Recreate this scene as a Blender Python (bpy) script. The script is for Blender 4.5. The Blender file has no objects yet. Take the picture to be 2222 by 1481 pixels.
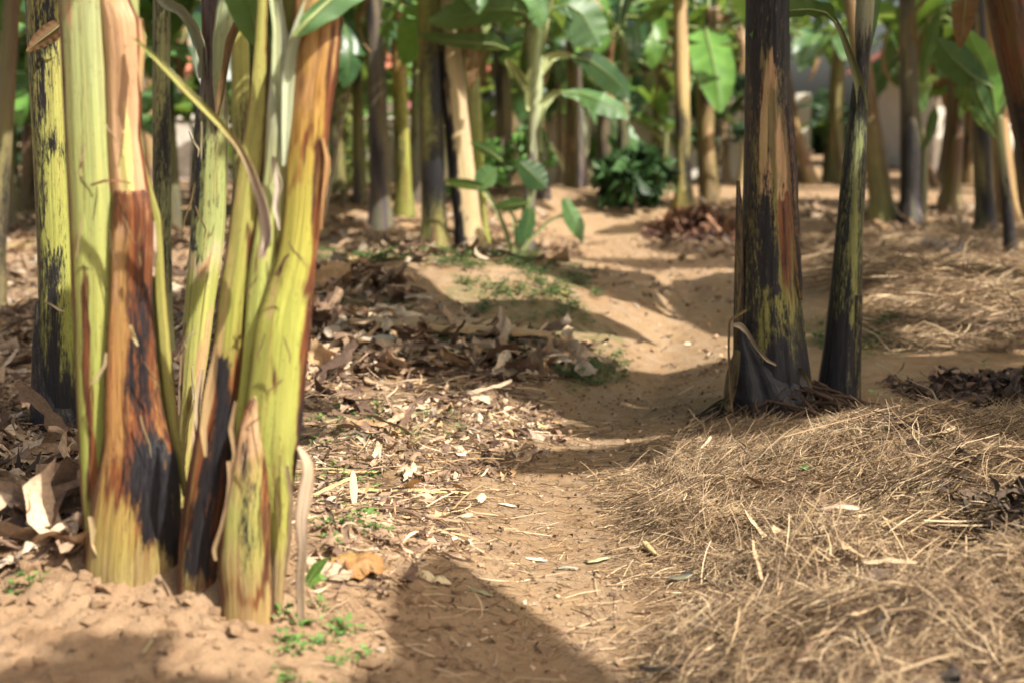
import bpy, math, random
import numpy as np
from mathutils import Vector, Matrix

random.seed(7)
RNG = np.random.default_rng(11)
C = bpy.context.scene.collection
SC = bpy.context.scene

# ------------------------------------------------------------------ camera model
F = 3086.0                      # focal length in photograph pixels (50 mm on 36 mm)
CX, CY = 1111.0, 740.5
CAMZ = 1.1
PITCH = math.radians(8.12)
CP, SP = math.cos(PITCH), math.sin(PITCH)


def ray(px, py):
    a = (px - CX) / F
    b = (CY - py) / F
    return np.array([a, CP + b * SP, -SP + b * CP])


def at(px, py, Y):
    d = ray(px, py)
    return np.array([0, 0, CAMZ]) + d * (Y / d[1])


def project(p):
    p = np.asarray(p, float)
    x, y, z = p[..., 0], p[..., 1], p[..., 2] - CAMZ
    f = y * CP - z * SP
    u = y * SP + z * CP
    f = np.where(f < 0.05, 0.05, f)
    return CX + F * x / f, CY - F * u / f


# ------------------------------------------------------------------ noise
def _hash(ix, iy, iz, seed):
    h = (ix.astype(np.int64) * 374761393 + iy.astype(np.int64) * 668265263 +
         iz.astype(np.int64) * 2147483647 + seed * 974634777) & 0xFFFFFFFF
    h = ((h ^ (h >> 13)) * 1274126177) & 0xFFFFFFFF
    h = ((h ^ (h >> 16)) * 2246822519) & 0xFFFFFFFF
    return ((h ^ (h >> 15)) & 0xFFFFFF) / float(0xFFFFFF)


def vnoise(x, y, z=None, seed=0):
    x = np.asarray(x, float); y = np.asarray(y, float)
    z = np.zeros_like(x) if z is None else np.asarray(z, float)
    ix, iy, iz = np.floor(x), np.floor(y), np.floor(z)
    fx, fy, fz = x - ix, y - iy, z - iz
    fx = fx * fx * (3 - 2 * fx); fy = fy * fy * (3 - 2 * fy); fz = fz * fz * (3 - 2 * fz)
    def g(a, b, c): return _hash(ix + a, iy + b, iz + c, seed)
    def lerp(a, b, t): return a + (b - a) * t
    v0 = lerp(lerp(g(0, 0, 0), g(1, 0, 0), fx), lerp(g(0, 1, 0), g(1, 1, 0), fx), fy)
    v1 = lerp(lerp(g(0, 0, 1), g(1, 0, 1), fx), lerp(g(0, 1, 1), g(1, 1, 1), fx), fy)
    return lerp(v0, v1, fz)


def fbm(x, y, z=None, octv=4, seed=0):
    s = 0; a = 0.5; t = 0
    x = np.asarray(x, float); y = np.asarray(y, float)
    z = np.zeros_like(x) if z is None else np.asarray(z, float)
    for o in range(octv):
        s = s + a * vnoise(x, y, z, seed + o * 17); t += a
        x = x * 2.03; y = y * 2.03; z = z * 2.03; a *= 0.5
    return s / t - 0.5


def sstep(a, b, x):
    t = np.clip((np.asarray(x, float) - a) / (b - a), 0, 1)
    return t * t * (3 - 2 * t)


# ------------------------------------------------------------------ terrain
PY = np.array([-6, 0, 2.87, 4.0, 4.85, 6.0, 6.9, 8.0, 9.6, 11.0, 12.5, 15, 19, 26, 60.])
PX = np.array([0.0, 0.0, 0.12, 0.16, 0.20, 0.42, 0.68, 0.98, 1.22, 1.25, 1.12, 0.95, 0.80, 0.5, 0.0])


def path_x(y):
    return np.interp(y, PY, PX)


def gauss(x, y, cx, cy, sx, sy):
    return np.exp(-((x - cx) / sx) ** 2 - ((y - cy) / sy) ** 2)


def height(x, y, fine=True):
    x = np.asarray(x, float); y = np.asarray(y, float)
    h = 0.017 * np.clip(y - 8, 0, 45) + 0.0 * x
    fm = gauss(x, y, -0.80, 3.42, 0.62, 0.50)
    h = h + 0.15 * fm
    h = h + 0.045 * gauss(x, y, -0.78, 3.16, 0.20, 0.10) + 0.03 * gauss(x, y, -1.0, 3.2, 0.12, 0.10) + 0.035 * gauss(x, y, -0.62, 2.98, 0.10, 0.08)
    fm2 = gauss(x, y, -0.95, 2.75, 0.75, 0.55)
    h = h + 0.05 * fm2
    mm = gauss(x, y, -0.50, 8.8, 1.5, 1.5)
    h = h + 0.36 * mm + 0.015 * gauss(x, y, -0.15, 8.3, 0.5, 0.4)
    xp = path_x(y)
    w = 0.36 + 0.02 * np.clip(y - 3, 0, 12)
    h = h - (0.075 + 0.035 * sstep(5, 7, y) * sstep(12, 9, y)) * np.exp(-((x - xp) / w) ** 2) * sstep(60, 20, y)
    h = h + 0.055 * (0.5 - np.abs(np.sin(y * 1.9 + 1.3 * np.sin(x * 1.7) + 0.8 * x)) ** 0.8) * 0.6 * sstep(6.5, 8, y) * sstep(14.5, 12, y) * sstep(-0.6, 0.4, x)
    h = h - 0.03 * np.exp(-((x - xp - 0.10 * np.sin(y * 1.3)) / 0.12) ** 2) * sstep(5.5, 7, y) * sstep(14, 11, y)
    rs = sstep(0.25, 1.3, x - xp) * sstep(8, 3, y)
    h = h + 0.10 * rs
    h = h + 0.30 * gauss(x, y, 2.75, 8.6, 0.95, 1.3)
    h = h + 0.10 * gauss(x, y, 1.35, 10.5, 1.0, 0.45)
    h = h + 0.07 * gauss(x, y, 1.0, 8.9, 0.5, 0.5)
    h = h - 0.05 * gauss(x, y, 1.2, 9.7, 0.8, 0.35)
    h = h + 0.42 * gauss(x, y, 0.55, 17.2, 1.7, 1.3)
    h = h + 0.22 * gauss(x, y, -2.4, 17, 1.6, 1.2)
    for lx, ly, ls, la in ((0.84, 4.35, 0.20, 0.075), (1.22, 4.5, 0.22, 0.07), (0.46, 3.95, 0.13, 0.045), (0.80, 3.45, 0.18, 0.09), (1.32, 3.9, 0.24, 0.075), (0.78, 2.85, 0.24, 0.05),
                           (1.05, 3.05, 0.2, 0.07), (1.7, 4.4, 0.35, 0.10), (1.6, 3.4, 0.3, 0.10), (1.0, 2.75, 0.12, -0.04), (0.72, 4.05, 0.09, -0.04), (1.05, 4.15, 0.12, -0.045), (0.60, 3.70, 0.13, -0.06), (0.98, 3.85, 0.16, -0.055), (1.12, 3.45, 0.14, -0.05), (1.5, 5.2, 0.35, 0.05), (0.62, 3.1, 0.12, 0.03), (0.62, 4.15, 0.08, 0.03)):
        h = h + la * gauss(x, y, lx, ly, ls, ls * 0.75)
    h = h + 0.05 * fbm(x * 0.9, y * 0.9, octv=3, seed=3)
    if fine:
        near = sstep(20, 11, y)
        offp = 0.45 + 0.55 * sstep(0.2, 0.6, np.abs(x - xp))
        h = h + near * offp * (0.028 * fbm(x * 5, y * 5, octv=3, seed=5))
        h = h + near * 0.012 * fbm(x * 22, y * 22, octv=3, seed=9) * (0.6 + 0.4 * offp)
        cl = np.clip(fm * 1.2 + fm2 * 0.6, 0, 1)
        c1 = vnoise(x * 15, y * 15, seed=21)
        c2 = vnoise(x * 34 + 5, y * 34, seed=22)
        h = h + cl * (0.038 * np.floor(c1 * 4 + 0.9 * c2) / 4 + 0.034 * np.abs(c2 - 0.5) + 0.034 * fbm(x * 44, y * 44, octv=3, seed=25))
    return h


def hit(px, py):
    """point where the view ray of a photograph pixel meets the ground"""
    d = ray(px, py)
    t = np.linspace(2.0, 60, 6000)
    x = d[0] * t; y = d[1] * t; z = CAMZ + d[2] * t
    g = height(x, y, False)
    k = np.argmax(z < g)
    if z[k] >= g[k]: k = len(t) - 1
    return np.array([x[k], y[k], g[k]])


# ------------------------------------------------------------------ object helpers
def mesh_np(name, V, faces, mat=None, parent=None, smooth=True, attrs=None, mats=None, midx=None):
    """faces: (n,k) int array or list of such"""
    me = bpy.data.meshes.new(name)
    V = np.asarray(V, np.float32).reshape(-1, 3)
    fl = faces if isinstance(faces, list) else [faces]
    fl = [np.asarray(f, np.int32) for f in fl if len(f)]
    loops = np.concatenate([f.ravel() for f in fl])
    tot = np.concatenate([np.full(len(f), f.shape[1], np.int32) for f in fl])
    start = np.concatenate([[0], np.cumsum(tot)[:-1]]).astype(np.int32)
    me.vertices.add(len(V)); me.vertices.foreach_set('co', V.ravel())
    me.loops.add(len(loops)); me.loops.foreach_set('vertex_index', loops)
    me.polygons.add(len(tot)); me.polygons.foreach_set('loop_start', start)
    me.polygons.foreach_set('loop_total', tot)
    me.polygons.foreach_set('use_smooth', np.full(len(tot), bool(smooth)))
    for m in (mats or ([mat] if mat else [])): me.materials.append(m)
    if midx is not None: me.polygons.foreach_set('material_index', np.asarray(midx, np.int32))
    me.update(calc_edges=True)
    for k, a in (attrs or {}).items():
        a = np.asarray(a, np.float32)
        if a.shape[1] == 4:
            at_ = me.attributes.new(k, 'FLOAT_COLOR', 'POINT'); at_.data.foreach_set('color', a.ravel())
        else:
            at_ = me.attributes.new(k, 'FLOAT_VECTOR', 'POINT'); at_.data.foreach_set('vector', a.ravel())
    o = bpy.data.objects.new(name, me); C.objects.link(o)
    if parent: o.parent = parent
    return o


def tag(o, label, cat, group=None, kind=None):
    o['label'] = label; o['category'] = cat
    if group: o['group'] = group
    if kind: o['kind'] = kind
    return o


def thing(name, label, cat, loc=(0, 0, 0), group=None):
    o = bpy.data.objects.new(name, None); C.objects.link(o)
    o.location = tuple(float(v) for v in loc); o.empty_display_size = 0.1
    return tag(o, label, cat, group)


def rel(o, parent):
    """parent with the child's coordinates given in world space"""
    o.parent = parent
    o.matrix_parent_inverse = Matrix.Translation(-Vector(parent.location))
    return o


def rgba(v, n):
    a = np.ones((n, 4), np.float32); a[:, :3] = v
    return a


def grid_faces(nu, nv, wrap=False):
    """vertex index = i*nv + j ; i in nu rows, j in nv columns"""
    i = np.arange(nu - 1)[:, None]; j = np.arange(nv if wrap else nv - 1)[None, :]
    j2 = (j + 1) % nv
    a = i * nv + j; b = i * nv + j2; c = (i + 1) * nv + j2; d = (i + 1) * nv + j
    return np.stack([a, b, c, d], -1).reshape(-1, 4)


# ------------------------------------------------------------------ materials
class NT:
    def __init__(s, name):
        s.m = bpy.data.materials.new(name); s.m.use_nodes = True
        s.t = s.m.node_tree; s.t.nodes.clear()
        s.out = s.n('ShaderNodeOutputMaterial')

    def n(s, typ, **kw):
        nd = s.t.nodes.new(typ)
        for k, v in kw.items(): setattr(nd, k, v)
        return nd

    def l(s, a, b): s.t.links.new(a, b)

    def attr(s, name):
        return s.n('ShaderNodeAttribute', attribute_name=name)

    def noise(s, vec, scale, detail=4, rough=0.55, mscale=None, dist=0.0):
        if mscale is not None:
            mp = s.n('ShaderNodeMapping'); mp.inputs['Scale'].default_value = mscale
            s.l(vec, mp.inputs['Vector']); vec = mp.outputs['Vector']
        nz = s.n('ShaderNodeTexNoise'); nz.inputs['Scale'].default_value = scale
        nz.inputs['Detail'].default_value = detail; nz.inputs['Roughness'].default_value = rough
        nz.inputs['Distortion'].default_value = dist
        s.l(vec, nz.inputs['Vector'])
        return nz.outputs['Fac']

    def math(s, op, a, b=None, clamp=False, c=None):
        m = s.n('ShaderNodeMath', operation=op); m.use_clamp = clamp
        for k, v in enumerate((a, b, c)):
            if v is None: continue
            if isinstance(v, (int, float)): m.inputs[k].default_value = v
            else: s.l(v, m.inputs[k])
        return m.outputs[0]

    def maprange(s, v, a, b, c=0.0, d=1.0):
        m = s.n('ShaderNodeMapRange'); s.l(v, m.inputs[0])
        for k, x in enumerate((a, b, c, d)): m.inputs[k + 1].default_value = x
        return m.outputs[0]

    def mix(s, fac, a, b, mode='MIX'):
        m = s.n('ShaderNodeMix', data_type='RGBA', blend_type=mode)
        for inp, v in ((m.inputs[0], fac), (m.inputs[6], a), (m.inputs[7], b)):
            if isinstance(v, (int, float)): inp.default_value = v
            elif isinstance(v, tuple): inp.default_value = (*v, 1)
            else: s.l(v, inp)
        return m.outputs[2]

    def mulv(s, col, val):
        """colour times scalar"""
        m = s.n('ShaderNodeVectorMath', operation='SCALE')
        s.l(col, m.inputs[0])
        if isinstance(val, (int, float)): m.inputs['Scale'].default_value = val
        else: s.l(val, m.inputs['Scale'])
        return m.outputs[0]

    def bsdf(s, col, rough=0.6, spec=0.3, bump=None, bstr=0.3, bdist=0.01):
        p = s.n('ShaderNodeBsdfPrincipled')
        if isinstance(col, tuple): p.inputs['Base Color'].default_value = (*col, 1)
        else: s.l(col, p.inputs['Base Color'])
        if isinstance(rough, (int, float)): p.inputs['Roughness'].default_value = rough
        else: s.l(rough, p.inputs['Roughness'])
        p.inputs['Specular IOR Level'].default_value = spec
        if bump is not None:
            b = s.n('ShaderNodeBump'); b.inputs['Strength'].default_value = bstr
            b.inputs['Distance'].default_value = bdist
            s.l(bump, b.inputs['Height']); s.l(b.outputs[0], p.inputs['Normal'])
        return p.outputs[0]

    def done(s, sh):
        s.l(sh, s.out.inputs['Surface']); return s.m


def mat_stem():
    t = NT('banana_stem')
    st = t.attr('st').outputs['Vector']
    col = t.attr('col').outputs['Color']
    mk = t.n('ShaderNodeSeparateColor'); t.l(t.attr('mask').outputs['Color'], mk.inputs[0])
    R, G, B = mk.outputs[0], mk.outputs[1], mk.outputs[2]
    streak = t.noise(st, 1.0, 6, 0.65, (95, 95, 1.8))
    fine = t.noise(st, 1.0, 4, 0.65, (280, 280, 12))
    wide = t.noise(st, 1.0, 4, 0.55, (22, 22, 1.2))
    blot = t.noise(st, 1.0, 9, 0.72, (44, 44, 3.6), 0.8)
    blot2 = t.noise(st, 1.0, 8, 0.70, (40, 40, 4.5), 0.5)
    blot3 = t.noise(st, 1.0, 9, 0.74, (60, 60, 3.2), 0.7)
    base = t.mulv(col, t.maprange(streak, 0.3, 0.7, 0.72, 1.22))
    base = t.mix(t.maprange(wide, 0.40, 0.68, 0.0, 0.55), base, t.mix(0.5, col, (0.46, 0.38, 0.10)))
    base = t.mix(t.maprange(t.noise(st, 1.0, 4, 0.55, (17, 17, 0.9)), 0.48, 0.70, 0.0, 0.5), base, t.mix(0.55, col, (0.20, 0.26, 0.04)))
    # thin brown fibres along the stem and small cross scars
    fib = t.maprange(t.noise(st, 1.0, 3, 0.6, (190, 190, 2.5)), 0.60, 0.70)
    base = t.mix(t.math('MULTIPLY', fib, 0.75), base, (0.15, 0.085, 0.03))
    dry = t.math('MULTIPLY', t.maprange(t.noise(st, 1.0, 7, 0.7, (60, 60, 1.6), 0.4), 0.56, 0.68), 0.55)
    base = t.mix(dry, base, (0.34, 0.20, 0.075))
    scar = t.maprange(t.noise(st, 1.0, 3, 0.6, (60, 60, 420)), 0.685, 0.72)
    base = t.mix(t.math('MULTIPLY', scar, 0.7), base, (0.12, 0.05, 0.025))
    def mask(n, amt, k, lo=0.33, hi=0.67):
        nn = t.maprange(n, lo, hi)
        return t.math('MULTIPLY', t.math('ADD', nn, t.math('MULTIPLY_ADD', amt, 1.35, c=-1.15)), k, True)
    tan = t.mix(t.maprange(streak, 0.3, 0.7), t.mix(0.3, (0.62, 0.41, 0.24), col), (0.38, 0.21, 0.10))
    c1 = t.mix(mask(blot2, B, 2.2), base, tan)
    rust = t.mix(t.maprange(t.math('MULTIPLY_ADD', blot, 0.5, c=t.math('MULTIPLY', streak, 0.5)), 0.36, 0.56), (0.27, 0.085, 0.024), (0.055, 0.018, 0.011))
    rustmix = t.math('MULTIPLY_ADD', fine, 0.45, c=t.math('MULTIPLY', blot3, 0.55))
    c2 = t.mix(mask(rustmix, G, 1.7, 0.36, 0.64), c1, rust)
    speck = t.maprange(t.noise(st, 1.0, 4, 0.7, (150, 150, 50)), 0.61, 0.68)
    c2 = t.mix(t.math('MULTIPLY', speck, 0.55), c2, (0.11, 0.05, 0.022))
    blk = t.mix(t.maprange(fine, 0.35, 0.7), (0.007, 0.007, 0.009), (0.027, 0.024, 0.027))
    bn = t.math('MULTIPLY_ADD', t.noise(st, 1.0, 6, 0.78, (190, 190, 26)), 0.6, c=t.math('MULTIPLY', blot, 0.4))
    bn = t.maprange(bn, 0.37, 0.63, 0.33, 0.67)
    km = mask(bn, R, 3.0)
    c3 = t.mix(km, c2, blk)
    hgt = t.math('ADD', t.math('MULTIPLY', streak, 0.7), t.math('MULTIPLY', fine, 0.3))
    rough = t.math('SUBTRACT', t.maprange(fine, 0.3, 0.7, 0.33, 0.62), t.math('MULTIPLY', km, 0.08))
    return t.done(t.bsdf(c3, rough, 0.34, hgt, 0.9, 0.008))


def mat_leaf(name, top, dark, trans=0.35, rough=0.42, dead=0.0):
    t = NT(name)
    uv = t.attr('st').outputs['Vector']
    oi = t.n('ShaderNodeObjectInfo')
    ven = t.noise(uv, 1.0, 3, 0.5, (160, 3, 1))
    big = t.noise(uv, 1.0, 4, 0.55, (7, 5, 1))
    c = t.mix(t.maprange(big, 0.3, 0.7), dark, top)
    c = t.mulv(c, t.maprange(ven, 0.3, 0.7, 0.85, 1.15))
    c = t.mulv(c, t.maprange(oi.outputs['Random'], 0, 1, 0.75, 1.25))
    edge = t.n('ShaderNodeSeparateXYZ'); t.l(t.attr('edge').outputs['Vector'], edge.inputs[0])
    br = t.math('MULTIPLY', t.math('ADD', t.maprange(big, 0.3, 0.7), t.math('MULTIPLY_ADD', edge.outputs[0], 1.0, c=-1.35 + dead)), 6.0, True)
    c = t.mix(br, c, (0.20, 0.11, 0.045))
    # midrib
    c = t.mix(edge.outputs[1], c, (0.30, 0.36, 0.13))
    p = t.bsdf(c, rough, 0.45, ven, 0.25, 0.004)
    tr = t.n('ShaderNodeBsdfTranslucent')
    t.l(t.mix(0.6, c, (0.30, 0.42, 0.05) if dead < 0.5 else (0.3, 0.2, 0.1)), tr.inputs['Color'])
    mx = t.n('ShaderNodeMixShader'); mx.inputs[0].default_value = trans
    t.l(p, mx.inputs[1]); t.l(tr.outputs[0], mx.inputs[2])
    return t.done(mx.outputs[0])


def mat_attr(name, rough=0.75, spec=0.15, trans=0.0, fs=(60, 60, 60), amp=0.25, bstr=0.3):
    """colour from the 'col' attribute with noise variation"""
    t = NT(name)
    tc = t.n('ShaderNodeTexCoord').outputs['Object']
    nz = t.noise(tc, 1.0, 4, 0.6, fs)
    c = t.mulv(t.attr('col').outputs['Color'], t.maprange(nz, 0.3, 0.7, 1 - amp, 1 + amp))
    p = t.bsdf(c, rough, spec, nz, bstr, 0.004)
    if trans:
        tr = t.n('ShaderNodeBsdfTranslucent'); t.l(c, tr.inputs['Color'])
        mx = t.n('ShaderNodeMixShader'); mx.inputs[0].default_value = trans
        t.l(p, mx.inputs[1]); t.l(tr.outputs[0], mx.inputs[2]); p = mx.outputs[0]
    return t.done(p)


def mat_soil():
    t = NT('soil')
    tc = t.n('ShaderNodeTexCoord').outputs['Object']
    mk = t.n('ShaderNodeSeparateColor'); t.l(t.attr('mask').outputs['Color'], mk.inputs[0])
    lit, moss = mk.outputs[0], mk.outputs[1]
    big = t.noise(tc, 1.6, 5, 0.6)
    mid = t.noise(tc, 9.0, 6, 0.65)
    fine = t.noise(tc, 70.0, 5, 0.7)
    c = t.mix(t.maprange(big, 0.35, 0.65), (0.345, 0.228, 0.122), (0.275, 0.168, 0.086))
    c = t.mix(t.maprange(mid, 0.42, 0.68, 0, 0.6), c, (0.39, 0.29, 0.20))
    c = t.mix(t.maprange(fine, 0.52, 0.70, 0, 0.55), c, (0.15, 0.085, 0.05))
    c = t.mix(mk.outputs[2], c, t.mix(t.maprange(mid, 0.35, 0.65), (0.375, 0.25, 0.148), (0.28, 0.172, 0.095)))
    org = t.mix(t.maprange(fine, 0.35, 0.65), (0.11, 0.073, 0.047), (0.27, 0.185, 0.115))
    lm = t.math('MULTIPLY', t.math('ADD', t.maprange(mid, 0.3, 0.7), t.math('MULTIPLY_ADD', lit, 1.4, c=-1.2)), 2.2, True)
    c = t.mix(lm, c, org)
    mm = t.math('MULTIPLY', t.math('ADD', t.maprange(t.noise(tc, 14, 5, 0.7), 0.3, 0.7), t.math('MULTIPLY_ADD', moss, 1.3, c=-1.25)), 3.0, True)
    c = t.mix(t.math('MULTIPLY', mm, 0.6), c, (0.13, 0.135, 0.05))
    grit = t.noise(tc, 190.0, 4, 0.7)
    c = t.mix(t.maprange(grit, 0.56, 0.70, 0, 0.5), c, (0.40, 0.31, 0.21))
    c = t.mix(t.maprange(grit, 0.44, 0.32, 0, 0.6), c, (0.10, 0.065, 0.045))
    hgt = t.math('ADD', t.math('MULTIPLY', t.noise(tc, 32.0, 8, 0.72), 0.75), t.math('MULTIPLY', grit, 0.3))
    return t.done(t.bsdf(c, 0.92, 0.10, hgt, 0.75, 0.035))


def mat_plain(name, a, b, scale=6.0, rough=0.8, spec=0.2, bstr=0.3, ms=None):
    t = NT(name)
    tc = t.n('ShaderNodeTexCoord').outputs['Object']
    nz = t.noise(tc, scale, 6, 0.62, ms)
    c = t.mix(t.maprange(nz, 0.33, 0.67), a, b)
    return t.done(t.bsdf(c, rough, spec, nz, bstr, 0.02))


def mat_wall():
    t = NT('stone_wall')
    tc = t.n('ShaderNodeTexCoord').outputs['Object']
    vor = t.n('ShaderNodeTexVoronoi', feature='DISTANCE_TO_EDGE'); vor.inputs['Scale'].default_value = 4.0
    t.l(tc, vor.inputs['Vector'])
    nz = t.noise(tc, 3, 6, 0.65)
    c = t.mix(t.maprange(nz, 0.35, 0.65), (0.58, 0.53, 0.45), (0.38, 0.33, 0.27))
    c = t.mix(t.maprange(vor.outputs['Distance'], 0.0, 0.03, 0.8, 0.0), c, (0.16, 0.14, 0.12))
    return t.done(t.bsdf(c, 0.85, 0.2, vor.outputs['Distance'], 0.4, 0.03))


M = dict(
    stem=mat_stem(),
    leaf=mat_leaf('banana_leaf', (0.095, 0.19, 0.06), (0.045, 0.10, 0.036), 0.28),
    leaf_bright=mat_leaf('young_leaf', (0.14, 0.28, 0.05), (0.07, 0.17, 0.035), 0.36),
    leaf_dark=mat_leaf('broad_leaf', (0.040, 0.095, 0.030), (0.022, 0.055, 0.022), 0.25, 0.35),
    leaf_dead=mat_leaf('dead_leaf', (0.30, 0.19, 0.10), (0.15, 0.085, 0.045), 0.2, 0.7, 0.9),
    soil=mat_soil(),
    straw=mat_attr('straw', 0.7, 0.2, 0.12, (30, 30, 30), 0.15),
    litter=mat_attr('dry_leaf', 0.8, 0.12, 0.10, (90, 90, 90), 0.30),
    weed=mat_attr('weed_leaf', 0.5, 0.3, 0.35, (40, 40, 40), 0.2),
    bark=mat_plain('bark', (0.12, 0.09, 0.065), (0.26, 0.20, 0.15), 14, 0.85, 0.15, 0.5, (1, 1, 0.25)),
    wall=mat_wall(),
    plaster=mat_plain('plaster', (0.74, 0.69, 0.60), (0.62, 0.56, 0.47), 2.5),
    tile=mat_plain('roof_tile', (0.46, 0.17, 0.10), (0.34, 0.11, 0.065), 5),
    pink=mat_plain('painted_cap', (0.62, 0.25, 0.28), (0.50, 0.19, 0.21), 5),
    white=mat_plain('white_glass', (0.80, 0.80, 0.80), (0.72, 0.72, 0.74), 5, 0.3, 0.5, 0.05),
    dark=mat_plain('dark_window', (0.02, 0.022, 0.025), (0.04, 0.04, 0.045), 5, 0.2, 0.5, 0.05),
)

YG = (0.30, 0.345, 0.075)        # yellow green
PG = (0.30, 0.35, 0.14)         # pale green
OL = (0.22, 0.22, 0.05)         # olive
CR = (0.52, 0.39, 0.25)         # cream
ORG = (0.50, 0.24, 0.07)        # orange tan
DK = (0.085, 0.075, 0.055)
PUR = (0.062, 0.050, 0.064)


# ------------------------------------------------------------------ stems and sheaths
def resample(P, n):
    P = np.asarray(P, float)
    d = np.concatenate([[0], np.cumsum(np.linalg.norm(np.diff(P[:, :3], axis=0), axis=1))])
    t = np.linspace(0, d[-1], n)
    # smooth (Catmull-like) through linear interpolation + light smoothing
    Q = np.stack([np.interp(t, d, P[:, k]) for k in range(P.shape[1])], 1)
    for _ in range(max(2, n // 25)):
        Q[1:-1] = 0.25 * Q[:-2] + 0.5 * Q[1:-1] + 0.25 * Q[2:]
    return Q, t


def colmask(col, mask, px, py, u, h, st, n):
    jx_ = 2 * fbm(st[:, 0] * 45, st[:, 1] * 45, st[:, 2] * 9, 4, 71); jy_ = 2 * fbm(st[:, 0] * 90 + 7, st[:, 1] * 90, st[:, 2] * 6, 4, 72)
    px = px + 13 * jx_; py = py + 70 * jy_
    c = col(px, py, u, h, st) if callable(col) else np.tile(np.asarray(col, float), (n, 1))
    m = mask(px, py, u, h, st) if callable(mask) else np.tile(np.asarray(mask, float), (n, 1))
    # soil splashed up the feet of the foreground stems
    wd_ = (0.5 * sstep(1150, 1250, py + 60 * jx_) * (px < 700) * (px > 100))[:, None]
    c = c * (1 - wd_) + np.array([[0.27, 0.18, 0.105]]) * wd_; m = m * (1 - 0.5 * wd_)
    return (np.concatenate([c, np.ones((n, 1))], 1), np.concatenate([np.clip(m, 0, 1), np.ones((n, 1))], 1))


def tube(name, pts, col, mask, parent=None, nt=64, nh=120, lobes=3, lamp=0.10, seed=0, wob=0.02, mat=None, flat=1.0):
    """pts rows: x y z r, from base to top. One closed stem."""
    Q, t = resample(pts, nh)
    th = np.linspace(0, 2 * np.pi, nt, endpoint=False)
    rs = np.random.default_rng(seed)
    hh = t / t[-1]
    Rm = np.ones((nh, nt))
    if lobes:
        ed = np.sort(rs.uniform(0, 2 * np.pi, lobes)) + 0
        dr = rs.uniform(-0.7, 0.7, lobes)
        for k in range(lobes):
            e = ed[k] + dr[k] * hh
            f = ((th[None, :] - e[:, None]) % (2 * np.pi)) / (2 * np.pi)
            Rm += lamp * (0.5 - np.clip(f * lobes, 0, 1)) * (f < 1.0 / lobes)
    Rm += wob * 2 * fbm(np.cos(th)[None] * 1.3 + seed, np.sin(th)[None] * 1.3 + 0 * hh[:, None], (t * 3)[:, None] + 0 * th[None], 3, seed)
    R = Q[:, 3:4] * Rm
    V = np.empty((nh, nt, 3))
    V[..., 0] = Q[:, 0:1] + R * np.cos(th)[None]
    V[..., 1] = Q[:, 1:2] + R * np.sin(th)[None] * flat
    V[..., 2] = Q[:, 2:3]
    st = np.empty((nh, nt, 3))
    rr = np.median(Q[:, 3])
    st[..., 0] = rr * np.cos(th)[None] + seed * 1.37; st[..., 1] = rr * np.sin(th)[None]; st[..., 2] = t[:, None]
    Vf = V.reshape(-1, 3); n = len(Vf)
    px, py = project(Vf)
    u = np.tile(th, nh); h = np.repeat(hh, nt)
    cc, mm = colmask(col, mask, px, py, u, h, st.reshape(-1, 3), n)
    top = np.arange((nh - 1) * nt, nh * nt)[None, :]
    o = mesh_np(name, Vf, [grid_faces(nh, nt, True), top], mat or M['stem'], None, True,
                {'st': st.reshape(-1, 3), 'col': cc, 'mask': mm})
    if parent: rel(o, parent)
    return o


def px_pts(stations, D):
    """stations (y_px, x_left, x_right[, dD]) in the photograph at distance D -> x y z r rows, base first"""
    out = []
    for s in sorted(stations, key=lambda s: -s[0]):
        d = D + (s[3] if len(s) > 3 else 0)
        p = at((s[1] + s[2]) / 2, s[0], d)
        out.append((*p, (s[2] - s[1]) / 2 / F * d))
    return np.array(out)


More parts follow.
